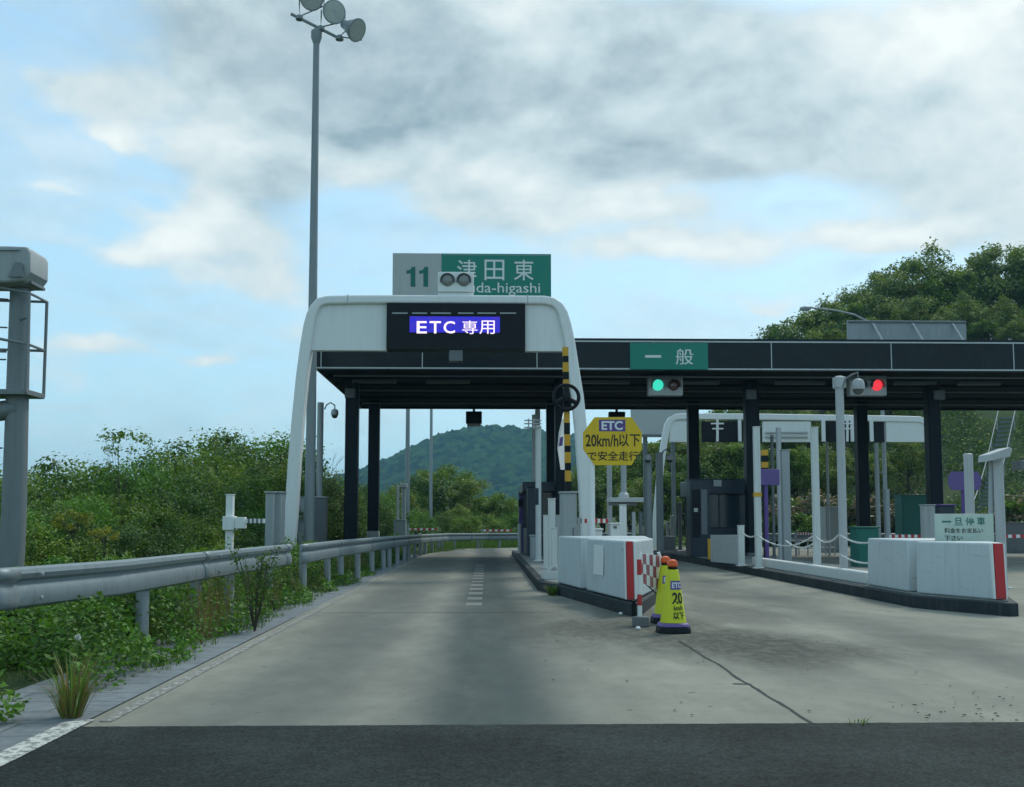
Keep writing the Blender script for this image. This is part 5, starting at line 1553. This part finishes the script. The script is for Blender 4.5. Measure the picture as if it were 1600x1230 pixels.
def mesh_from(v, n_quads, name, m):
    me = bpy.data.meshes.new(name)
    me.vertices.add(len(v))
    me.vertices.foreach_set('co', v.astype(np.float32).ravel())
    me.loops.add(n_quads * 4)
    me.loops.foreach_set('vertex_index', np.arange(n_quads * 4, dtype=np.int32))
    me.polygons.add(n_quads)
    me.polygons.foreach_set('loop_start', np.arange(n_quads, dtype=np.int32) * 4)
    me.polygons.foreach_set('loop_total', np.full(n_quads, 4, dtype=np.int32))
    me.update(calc_edges=True)
    me.materials.append(M[m])
    return me


def crown(seed, rx, rz, zc, clumps, leaves, size, m, spread=0.30, low=-0.75, taper=0.0):
    rng = np.random.default_rng(seed)
    C = []
    while len(C) < clumps:
        d = rng.normal(size=3)
        d /= np.linalg.norm(d)
        if d[2] < low:
            continue
        rad = rng.uniform(0.45, 1.0) ** 0.6
        p = np.array([d[0] * rx * rad, d[1] * rx * rad, d[2] * rz * rad])
        k_ = 1 - taper * max(0, p[2] / rz)
        p[0] *= k_; p[1] *= k_
        C.append(p + np.array([0, 0, zc]))
    C = np.array(C)
    cr_ = rng.uniform(0.6, 1.3, clumps) * spread * (rx + rz) / 2
    idx = rng.integers(0, clumps, leaves)
    d = rng.normal(size=(leaves, 3))
    d /= np.linalg.norm(d, axis=1)[:, None]
    rad = rng.uniform(0, 1, leaves) ** 0.45
    rad = np.where(rng.uniform(size=leaves) < 0.10, rad * 1.5, rad)
    P = C[idx] + d * (rad * cr_[idx])[:, None] * np.array([1, 1, 0.75])
    nr = d * 0.8 + rng.normal(size=(leaves, 3)) * 0.55 + np.array([0, 0, 0.55])
    nr /= np.linalg.norm(nr, axis=1)[:, None]
    sz = size * rng.uniform(0.6, 1.35, leaves)
    return mesh_from(leaf_quads(P, nr, sz, rng), leaves, 'crown', m), C


def trunk(seed, h, r0, C, m='bark', stems=1):
    rg_ = random.Random(seed)
    b = MB()
    for s_ in range(stems):
        lean = Vector((rg_.uniform(-0.15, 0.15), rg_.uniform(-0.15, 0.15), 1)) if stems == 1 else Vector((rg_.uniform(-0.6, 0.6), rg_.uniform(-0.6, 0.6), 1))
        b.tube([(0, 0, -0.6), lean * h * 0.3 + Vector((rg_.uniform(-0.1, 0.1), 0, 0)), lean * h * 0.65, lean * h], [r0, r0 * 0.8, r0 * 0.55, r0 * 0.2], 8)
    for i in range(min(12, len(C))):
        c_ = Vector(C[rg_.randrange(len(C))])
        a_ = Vector((0, 0, h * rg_.uniform(0.25, 0.7)))
        mid = (a_ + c_) / 2 + Vector((0, 0, -0.08 * h))
        b.tube([a_, mid, c_], [r0 * 0.45, r0 * 0.28, r0 * 0.08], 6)
    me = bpy.data.meshes.new('trunk')
    me.from_pydata(b.v, [], b.f)
    me.polygons.foreach_set('use_smooth', [True] * len(me.polygons))
    me.materials.append(M[m])
    return me


def kind_of_tree(seed, rx, rz, zc, clumps, leaves, size, m, tr=0.14, stems=1, **kw):
    cm_, C = crown(seed, rx, rz, zc, clumps, leaves, size, m, **kw)
    return cm_, trunk(seed, zc, tr, C, stems=stems)


def plant(kind, name, label, cat, x, y, z, s=1.0, rot=None, group=None, sz=None):
    o_ = bpy.data.objects.new(name, None)
    o_.location = (x, y, z)
    o_.rotation_euler = (0, 0, rnd.uniform(0, 6.28) if rot is None else rot)
    o_.scale = (s, s, s * (sz or 1.0))
    col.objects.link(o_)
    tag(o_, label, cat, group)
    for nm, me in (('crown', kind[0]), ('trunk', kind[1])):
        c_ = bpy.data.objects.new(nm, me)
        col.objects.link(c_)
        c_.parent = o_
    return o_


# bushes of the left bank: about 4 m tall
BUSH = [kind_of_tree(11 + i, 1.7, 1.45, 1.75, 40, 9500, 0.10, mm, tr=0.07, stems=3, low=-0.95, spread=0.34) for i, mm in enumerate(('leaf_a', 'leaf_w', 'leaf_b', 'leaf_a'))]
HERB = [kind_of_tree(31 + i, 1.1, 0.75, 0.8, 26, 5200, 0.085, mm, tr=0.03, stems=3, low=-0.95, spread=0.36) for i, mm in enumerate(('leaf_w', 'leaf_y', 'leaf_a'))]
TREE = [kind_of_tree(51 + i, 3.2, 2.9, 5.2, 58, 12500, 0.23, mm, tr=0.2, low=-0.8, spread=0.27) for i, mm in enumerate(('leaf_c', 'leaf_b', 'leaf_a', 'leaf_c'))]
AZAL = [kind_of_tree(71 + i, 1.15, 0.8, 0.75, 22, 3000, 0.16, mm, tr=0.05, stems=3, low=-0.9, spread=0.36) for i, mm in enumerate(('leaf_p', 'leaf_y'))]

# left bank: (photo x, photo y of the top, depth, kind)
left = [(-30, 770, 22, 2), (40, 752, 25, 0), (95, 742, 27, 2), (150, 736, 30, 0), (205, 742, 28, 1), (250, 735, 33, 0), (300, 716, 36, 0), (345, 700, 40, 3), (385, 692, 43, 0),
        (425, 702, 44, 1), (60, 800, 21, 0), (120, 792, 23, 1), (190, 782, 24, 0), (255, 775, 26, 3), (310, 760, 29, 1), (365, 752, 32, 0), (410, 748, 35, 2), (440, 742, 38, 0),
        (10, 812, 19, 1), (140, 826, 20, 2), (225, 820, 22, 1), (300, 812, 24.5, 0), (350, 806, 27, 2), (395, 802, 31, 1), (80, 836, 18.5, 3),
        (470, 752, 42, 2), (505, 748, 46, 0), (520, 770, 44, 3), (545, 760, 52, 2), (570, 775, 50, 0), (600, 778, 56, 1), (-90, 780, 20, 0), (-60, 815, 17.5, 2)]
lab_left = {0: 'mid green leafy bush in the thicket behind the near guardrail', 1: 'fresh green leafy bush in the thicket behind the near guardrail', 2: 'dark green bush in the thicket behind the near guardrail', 3: 'mid green leafy bush in the thicket behind the near guardrail'}
for px, py, Y, k_ in left:
    p = at(px, py, Y)
    zg = zground(p.x, Y)
    s_ = max(0.45, (p.z - zg) / 3.0)
    k_ = 2 if int(px + py) % 5 == 0 else k_
    lab = lab_left[k_] if px < 455 else {0: 'mid green bush behind the second guardrail beyond the canopy columns', 1: 'fresh green bush behind the second guardrail beyond the canopy columns', 2: 'dark green bush behind the second guardrail beyond the canopy columns', 3: 'mid green bush behind the second guardrail beyond the canopy columns'}[k_]
    plant(BUSH[k_], 'bush', lab, 'bush', p.x, Y, zg, max(s_, 0.62), group='bushes along the left roadside', sz=s_ / max(s_, 0.62))
# low herbs right behind / under the rail
for i in range(22):
    Y = 8.5 + i * 0.78
    xr_ = -3.75 - max(0, (12 - Y)) * 0.22 - rnd.uniform(0.5, 2.3)
    plant(HERB[i % 3], 'shrub', ['low leafy shrub right behind the near guardrail', 'low yellowish shrub right behind the near guardrail', 'low dull green shrub right behind the near guardrail'][i % 3], 'shrub', xr_, Y, zground(xr_, Y) - 0.1, rnd.uniform(0.55, 0.8), group='low shrubs behind the near guardrail')


# rough cover on the hillside
rng = np.random.default_rng(17)
for mname, cnt, nm_, lb in (('leaf_b', 26000, 'undergrowth', 'rough dull green undergrowth covering the slope'), ('leaf_c', 16000, 'undergrowth', 'olive tufts among the undergrowth on the slope')):
    P, S = [], []
    while len(P) < cnt:
        x, y = rng.uniform(9, 46), rng.uniform(60, 84)
        if noise.noise(Vector((x * 0.35, y * 0.35, 3 if cnt > 10000 else 9))) < (-0.25 if cnt > 10000 else 0.05):
            continue
        if abs(x - (29.5 + 10.1 * (y - 62.5) / 14)) < 0.8:
            continue
        P.append((x, y, zground(x, y) + rng.random() * 0.45)); S.append(rng.uniform(0.12, 0.30))
    P = np.array(P); nr = rng.normal(size=P.shape) * 0.8 + np.array([0, -0.3, 0.8]); nr /= np.linalg.norm(nr, axis=1)[:, None]
    o = bpy.data.objects.new(nm_, mesh_from(leaf_quads(P, nr, np.array(S), rng), len(P), nm_, mname))
    col.objects.link(o)
    tag(o, lb, 'undergrowth', kind='stuff')


# bare twiggy shrubs sticking out of the thicket
def bare(px, py, Y, label, seed, leafy=False):
    p = at(px, py, Y)
    zg = zground(p.x, Y)
    rg_ = random.Random(seed)
    rt_ = thing('bare_shrub', label, 'shrub', (p.x, Y, zg))
    b = MB()
    H = p.z - zg

    def grow(a, d, L, r, lev):
        e_ = a + d * L
        b.tube([a, (a + e_) / 2 + Vector((rg_.uniform(-.03, .03), 0, 0)) * L, e_], [r, r * 0.75, r * 0.5], 5)
        if lev:
            for _ in range(3):
                nd = (d + Vector((rg_.uniform(-.7, .7), rg_.uniform(-.7, .7), rg_.uniform(-.1, .5)))).normalized()
                grow(a + (e_ - a) * rg_.uniform(0.55, 1.0), nd, L * rg_.uniform(0.5, 0.72), r * 0.55, lev - 1)
    for _ in range(3):
        grow(Vector((p.x, Y, zg - 0.2)), Vector((rg_.uniform(-.25, .25), rg_.uniform(-.2, .2), 1)).normalized(), H * 0.42, 0.05, 4)
    b.build('branches', 'twig', rt_)
    return rt_


bare(432, 688, 41, 'bare twiggy shrub sticking out of the thicket beside the gantry leg', 5)
bare(512, 688, 42, 'bare twiggy shrub behind the dome camera post beside the first column', 8)
p = at(190, 690, 26)
cm_, C = crown(91, 0.75, 0.40, 0.0, 22, 420, 0.10, 'leaf_a', spread=0.40)
rt = plant((cm_, trunk(92, 3.0, 0.018, [c_ + np.array([0, 0, 3.0]) for c_ in C])), 'sapling', 'thin sapling with sparse leaves rising above the left thicket', 'sapling', p.x, 26, p.z - 3.1, 1.0, rot=0.3)
for c_ in rt.children:
    if c_.name.startswith('crown'):
        c_.location = (0, 0, 3.0)

ys2 = kind_of_tree(95, 0.9, 0.5, 0.7, 14, 900, 0.12, 'leaf_y2', tr=0.03, stems=2, spread=0.34)
for px, py, Y, lb in ((112, 790, 19.2, 'yellowing shrub in the thicket right of the camera mast'), (165, 818, 18.6, 'small yellowing shrub in the thicket, lower than its yellow neighbour')):
    p = at(px, py, Y)
    plant(ys2, 'yellow_shrub', lb, 'shrub', p.x, Y, p.z - (0.62 if px < 150 else 0.42), 0.45 if px < 150 else 0.3)

# trees beyond the road end
for px, py, Y, k_, lab in ((655, 745, 70, 1, 'dark tree beyond the road end between the two far lamp poles'), (692, 730, 78, 2, 'tall tree beyond the road end right of the thinner lamp pole'),
                           (735, 752, 72, 3, 'light olive tree beyond the road end below the hill'), (775, 772, 70, 2, 'round green tree beyond the road end beside the booth'),
                           (620, 765, 66, 0, 'olive tree left of the thicker far lamp pole'), (800, 796, 76, 1, 'small dark tree beyond the road end half behind the booth'), (715, 790, 64, 0, 'low olive tree in front of the taller ones at the road end')):
    p = at(px, py, Y)
    zg = zground(p.x, Y)
    s_ = (p.z - zg) / 8.0
    plant(TREE[k_], 'tree', lab, 'tree', p.x, Y, zg - 0.3 * s_, s_ * 1.15, sz=0.9)
for i, (px, Y) in enumerate(((612, 57), (648, 59), (690, 61), (728, 60), (765, 62), (798, 63), (830, 64), (560, 56), (590, 58))):
    p = at(px, 800, Y)
    plant(BUSH[i % 4], 'bush', 'low bush behind the curved guardrail at the road end', 'bush', p.x, Y, zground(p.x, Y) - 0.2, 0.75, group='bushes at the road end', sz=0.9)

# wooded hillside at the right: (photo x, photo y of the top, depth, kind)
hill = [(905, 742, 70, 1), (940, 720, 76, 2), (985, 712, 80, 1), (1025, 690, 78, 2), (1060, 672, 76, 1), (1095, 660, 80, 0), (1130, 640, 82, 1), (1165, 615, 84, 0), (1200, 590, 88, 1),
        (1230, 515, 92, 1), (1268, 478, 94, 0), (1310, 472, 95, 2), (1345, 450, 97, 0), (1390, 432, 98, 1), (1432, 393, 100, 0), (1470, 425, 98, 2), (1510, 408, 99, 0), (1558, 392, 100, 3), (1605, 398, 98, 0),
        (1650, 390, 98, 1), (1290, 520, 88, 3), (1360, 500, 89, 2), (1430, 470, 90, 3), (1500, 465, 90, 1), (1560, 470, 89, 0), (1610, 480, 88, 2), (1400, 470, 93, 1), (1330, 505, 91, 1), (1470, 490, 88, 0), (1540, 510, 87, 2),
        (1250, 560, 86, 0), (1310, 570, 84, 1), (1380, 560, 84, 0), (1450, 550, 84, 1), (1590, 540, 84, 3), (1640, 520, 84, 1), (1210, 640, 80, 1), (1260, 640, 79, 0), (1320, 640, 78, 1), (1390, 640, 78, 2), (1110, 690, 72, 1), (1150, 690, 72, 2), (1070, 712, 70, 1), (1030, 735, 68, 2), (985, 755, 66, 1),
        (1190, 700, 70, 1), (1240, 700, 70, 2), (1300, 700, 70, 1), (1360, 705, 70, 0), (1420, 700, 71, 1)]
TL = {0: 'olive toned tree on the wooded hillside behind the toll canopy', 1: 'dark green tree on the wooded hillside behind the toll canopy', 2: 'mid green tree on the wooded hillside behind the toll canopy', 3: 'olive toned tree on the wooded hillside behind the toll canopy'}
for i_h, (px, py, Y, k_) in enumerate(hill):
    k_ = 0 if k_ == 1 and i_h % 3 else k_
    p = at(px, py, Y)
    zg = zground(p.x, Y)
    h = p.z - zg
    s_ = min(1.45, max(0.5, h / 8.0))
    zb_ = p.z - 8.0 * s_ * 1.0
    plant(TREE[k_], 'tree', TL[k_], 'tree', p.x, Y, zg if h < 11 else zb_, s_, group='trees on the wooded hillside')
for i, (px, py, Y) in enumerate(((1236, 772, 59), (1262, 768, 59.5), (1292, 764, 60), (1322, 768, 60), (1350, 764, 60.5), (1378, 770, 60), (1245, 800, 57.5), (1270, 796, 57), (1405, 790, 59), (1430, 792, 59),
                                  (1575, 742, 61), (1600, 736, 61.5), (1632, 740, 61), (1585, 775, 59), (1612, 772, 59), (1570, 800, 58), (1600, 806, 57.5), (1225, 790, 58), (1650, 770, 60), (1210, 800, 58))):
    p = at(px, py, Y)
    zg = zground(p.x, Y)
    s_ = max(0.7, (p.z - zg) / 1.55)
    yl = px in (1245, 1270) or i % 3 == 1
    plant(AZAL[1 if yl else 0], 'azalea_bush', 'bright yellow green bush at the foot of the slope' if yl else 'faded pinkish azalea bush at the foot of the slope', 'bush', p.x, Y, zg - 0.1, min(s_, 1.9), group='clipped bushes at the foot of the slope')

# ---------------------------------------------------------------- weeds and grass on the verge (uncountable)
rng = np.random.default_rng(5)


def verge_edge(y):
    """x where the weeds end towards the road"""
    return -3.08 + 0.32 * noise.noise(Vector((y * 0.55, 0, 8))) + 0.22 * noise.noise(Vector((y * 1.7, 3, 8)))


P, S = [], []
n_w = 0
while n_w < 62000:
    y = 4.2 + (rng.random() ** 1.7) * 42
    x = verge_edge(y) - abs(rng.normal()) * 1.35 + rng.normal() * 0.06
    if x < -9 or x > -2.75:
        continue
    d = noise.noise(Vector((x * 0.9, y * 0.7, 4)))
    gate = 0.15 if y < 9 and x > -4.6 else 0.0
    if y < 9.2 and x > -4.3 and noise.noise(Vector((x * 1.4, y * 1.4, 1))) < -0.05:
        continue
    if d < -0.25 + gate and x > -4.6:
        continue
    hmax = 0.08 + 0.34 * max(0, d + 0.35) + 0.50 * sm((-3.15 - x) / 0.5)
    if x > -3.05:
        hmax *= 0.6
    z = zground(x, y) + rng.random() ** 0.7 * hmax
    P.append((x, y, z)); S.append(0.058 * (0.6 + 0.8 * rng.random()) * (1 + 0.02 * y))
    n_w += 1
P = np.array(P); S = np.array(S)
nr = rng.normal(size=P.shape) * 0.55 + np.array([0, 0, 0.9])
nr /= np.linalg.norm(nr, axis=1)[:, None]
kindv = np.array([noise.noise(Vector((p_[0] * 1.3, p_[1] * 0.9, 21))) for p_ in P]) + rng.normal(size=len(P)) * 0.12
for nm_, mk, mname, szk, lb in (('weeds', kindv >= -0.05, 'leaf_w', 1.0, 'broad leafy weeds covering the verge under the guardrail'), ('weeds', kindv < -0.05, 'leaf_b', 0.7, 'small leaved darker weeds between the broad leafy ones')):
    o = bpy.data.objects.new(nm_, mesh_from(leaf_quads(P[mk], nr[mk], S[mk] * szk, rng), int(mk.sum()), nm_, mname))
    col.objects.link(o)
    tag(o, lb, 'weeds', kind='stuff')


def blades(n_, pick, hmin, hmax, w0, m, name, label):
    V = []
    for _ in range(n_):
        x, y, hk = pick()
        h = rng.uniform(hmin, hmax) * hk
        a_ = rng.uniform(0, 6.283)
        lean = rng.uniform(0.05, 0.55) * h
        dx, dy = math.cos(a_), math.sin(a_)
        z = zground(x, y) if x < -2.7 or y > 53 else 0.0
        if 1.0 < x < 10: z = 0.2 if hk > 2 else 0.0
        w_ = w0 * rng.uniform(0.6, 1.3)
        sx, sy = -dy * w_, dx * w_
        V += [(x - sx, y - sy, z - 0.02), (x + sx, y + sy, z - 0.02), (x + dx * lean + sx * 0.25, y + dy * lean + sy * 0.25, z + h), (x + dx * lean - sx * 0.25, y + dy * lean - sy * 0.25, z + h)]
    o_ = bpy.data.objects.new(name, mesh_from(np.array(V), n_, name, m))
    col.objects.link(o_)
    return tag(o_, label, 'grass', kind='stuff')


def pick_verge():
    while True:
        y = 4.2 + (rng.random() ** 1.5) * 46
        off_ = sm((y - 40) / 11) * 2.0
        x = verge_edge(y) + 0.12 + off_ - abs(rng.normal()) * 1.2
        if y < 9.5:
            continue
        if noise.noise(Vector((x * 1.1, y * 0.8, 12))) > -0.1 and x < -2.72 + off_:
            return x, y, (0.35 + 0.65 * sm((verge_edge(y) + off_ - 0.05 - x) / 0.5)) * (0.6 + 0.8 * rng.random())


blades(11000, pick_verge, 0.08, 0.34, 0.006, 'blade', 'grass', 'thin grass blades mixed into the verge weeds')


def pick_straw():
    while True:
        y = 11.5 + (rng.random() ** 1.3) * 31
        x = -3.15 - abs(rng.normal()) * 0.9
        if noise.noise(Vector((x * 1.6, y * 1.1, 31))) > 0.12:
            return x, y, 1.0


blades(1500, pick_straw, 0.35, 0.85, 0.0045, 'straw', 'dry_grass', 'dry grass stalks standing among the verge weeds')


def pick_far():
    x = rng.uniform(-3.0, 5.5)
    y = 53.9 + rng.random() * 5.0 - max(0, (0.5 - x)) * 0.9 + (0 if x > 0.5 else 0.4)
    return x, y, 1.0


blades(7000, pick_far, 0.10, 0.38, 0.014, 'blade', 'far_grass', 'rough grass strip at the far end of the road')


def tuft(label, x, y, z, n_, h, spread, m, name='grass_tuft', m2=None):
    rt_ = thing(name, label, 'grass tuft', (x, y, z))
    for mm, share in ((m, 0.6), (m2 or m, 0.4)):
        b = MB()
        for _ in range(int(n_ * share)):
            a_ = rnd.uniform(0, 6.283)
            hh = h * rnd.uniform(0.45, 1.0)
            out_ = spread * rnd.uniform(0.15, 1.0)
            dx, dy = math.cos(a_), math.sin(a_)
            bx_, by_ = x + dx * 0.05, y + dy * 0.05
            w_ = rnd.uniform(0.003, 0.006)
            px_, py_ = -dy * w_, dx * w_
            mid = (bx_ + dx * out_ * 0.4, by_ + dy * out_ * 0.4, z + hh * 0.65)
            tip = (bx_ + dx * out_, by_ + dy * out_, z + hh)
            b.add([(bx_ - px_, by_ - py_, z - 0.02), (bx_ + px_, by_ + py_, z - 0.02), (mid[0] + px_, mid[1] + py_, mid[2]), (mid[0] - px_, mid[1] - py_, mid[2]), tip], [(0, 1, 2, 3), (3, 2, 4)])
        b.build('blades', mm, rt_, smooth=False)
    return rt_


g1 = gp(112, 1118)
tuft('tall half dry grass tuft at the left edge just before the asphalt', g1.x, g1.y, -0.03, 130, 0.50, 0.30, 'blade', m2='straw')
g1 = gp(860, 930, 0.0)
tuft('short green grass tuft at the kerb corner of the near island', 1.2, 18.9, 0.0, 160, 0.22, 0.22, 'blade', m2='blade')
g1 = gp(1345, 1134)
tuft('tiny grass sprig at the asphalt joint', g1.x, g1.y + 0.05, 0.0, 14, 0.05, 0.08, 'blade', m2='blade')
# leggy weed by the edge
g1 = gp(398, 985)
rt = thing('leggy_weed', 'leggy upright weed growing at the road edge below the guardrail', 'weed', (g1.x, g1.y, 0))
b = MB(); P, S = [], []
for _ in range(12):
    a_ = rnd.uniform(0, 6.28); L = rnd.uniform(0.55, 1.05); sp_ = rnd.uniform(0.05, 0.4)
    tip = Vector((g1.x + math.cos(a_) * sp_, g1.y + math.sin(a_) * sp_, L))
    b.tube([(g1.x, g1.y, -0.03), (g1.x + math.cos(a_) * sp_ * 0.4, g1.y + math.sin(a_) * sp_ * 0.4, L * 0.55), tip], [0.008, 0.006, 0.003], 5)
    for _k in range(60):
        t = rnd.uniform(0.3, 1.0)
        P.append((g1.x + math.cos(a_) * sp_ * t + rnd.gauss(0, 0.05), g1.y + math.sin(a_) * sp_ * t + rnd.gauss(0, 0.05), L * t + rnd.gauss(0, 0.03))); S.append(rnd.uniform(0.03, 0.07))
b.build('stem', 'bark', rt)
P = np.array(P); nr = rng.normal(size=P.shape) + np.array([0, 0, 0.5]); nr /= np.linalg.norm(nr, axis=1)[:, None]
o = bpy.data.objects.new('foliage', mesh_from(leaf_quads(P, nr, np.array(S), rng), len(P), 'foliage', 'leaf_b'))
col.objects.link(o); o.parent = rt; o.matrix_parent_inverse = Matrix.Translation(rt.location).inverted()
# dandelion clocks
for px, py, lab in ((122, 996, 'white dandelion clock in the weeds nearest the camera'), (225, 995, 'dull dandelion clock in front of a round guardrail post')):
    c0 = at(px, py, 8.6 if px < 200 else 10.5)
    rt = thing('dandelion', lab, 'flower', (c0.x, c0.y, -0.1))
    q = MB()
    for _ in range(170):
        d = Vector((rnd.gauss(0, 1), rnd.gauss(0, 1), rnd.gauss(0, 1))).normalized()
        s_ = d.orthogonal().normalized() * 0.0035
        e_ = c0 + d * rnd.uniform(0.020, 0.028)
        q.add([c0 + d * 0.004, e_ + s_, e_ - s_], [(0, 1, 2)])
    q.build('seed_head', 'flower' if px < 200 else 'straw', rt, smooth=False)
    MB().tube([c0 - Vector((0, 0, 0.03)), (c0.x + 0.02, c0.y, zground(c0.x, c0.y) - 0.05)], 0.005, 5).build('stem', 'blade', rt)
P, S = [], []
for _ in range(260):
    x, y = rnd.gauss(-4.55, 0.25), rnd.uniform(20, 27)
    P.append((x, y, zground(x, y) + rnd.uniform(0.1, 0.42))); S.append(rnd.uniform(0.03, 0.07))
P = np.array(P); nr = rng.normal(size=P.shape); nr /= np.linalg.norm(nr, axis=1)[:, None]
o = bpy.data.objects.new('white_blossoms', mesh_from(leaf_quads(P, nr, np.array(S), rng), len(P), 'white_blossoms', 'flower'))
col.objects.link(o)
tag(o, 'small white blossoms in the weeds at the gantry foot', 'flowers', kind='stuff')

# ---------------------------------------------------------------- air
hz = MB().box(-2700, 2700, -320, 2700, -4.5, 150).build('haze', 'white', smooth=False)
hm = bpy.data.materials.new('haze_air')
hm.use_nodes = True
gg = NT(hm.node_tree)
pv = gg.n('ShaderNodeVolumePrincipled', ins={'Color': (0.36, 0.74, 1.0, 1), 'Density': 0.00030, 'Anisotropy': 0.1})
ho_ = gg.n('ShaderNodeOutputMaterial')
gg.t.links.new(pv.outputs[0], ho_.inputs['Volume'])
hz.data.materials.clear()
hz.data.materials.append(hm)
tag(hz, 'thin bluish air haze over the whole place', 'haze', kind='stuff')
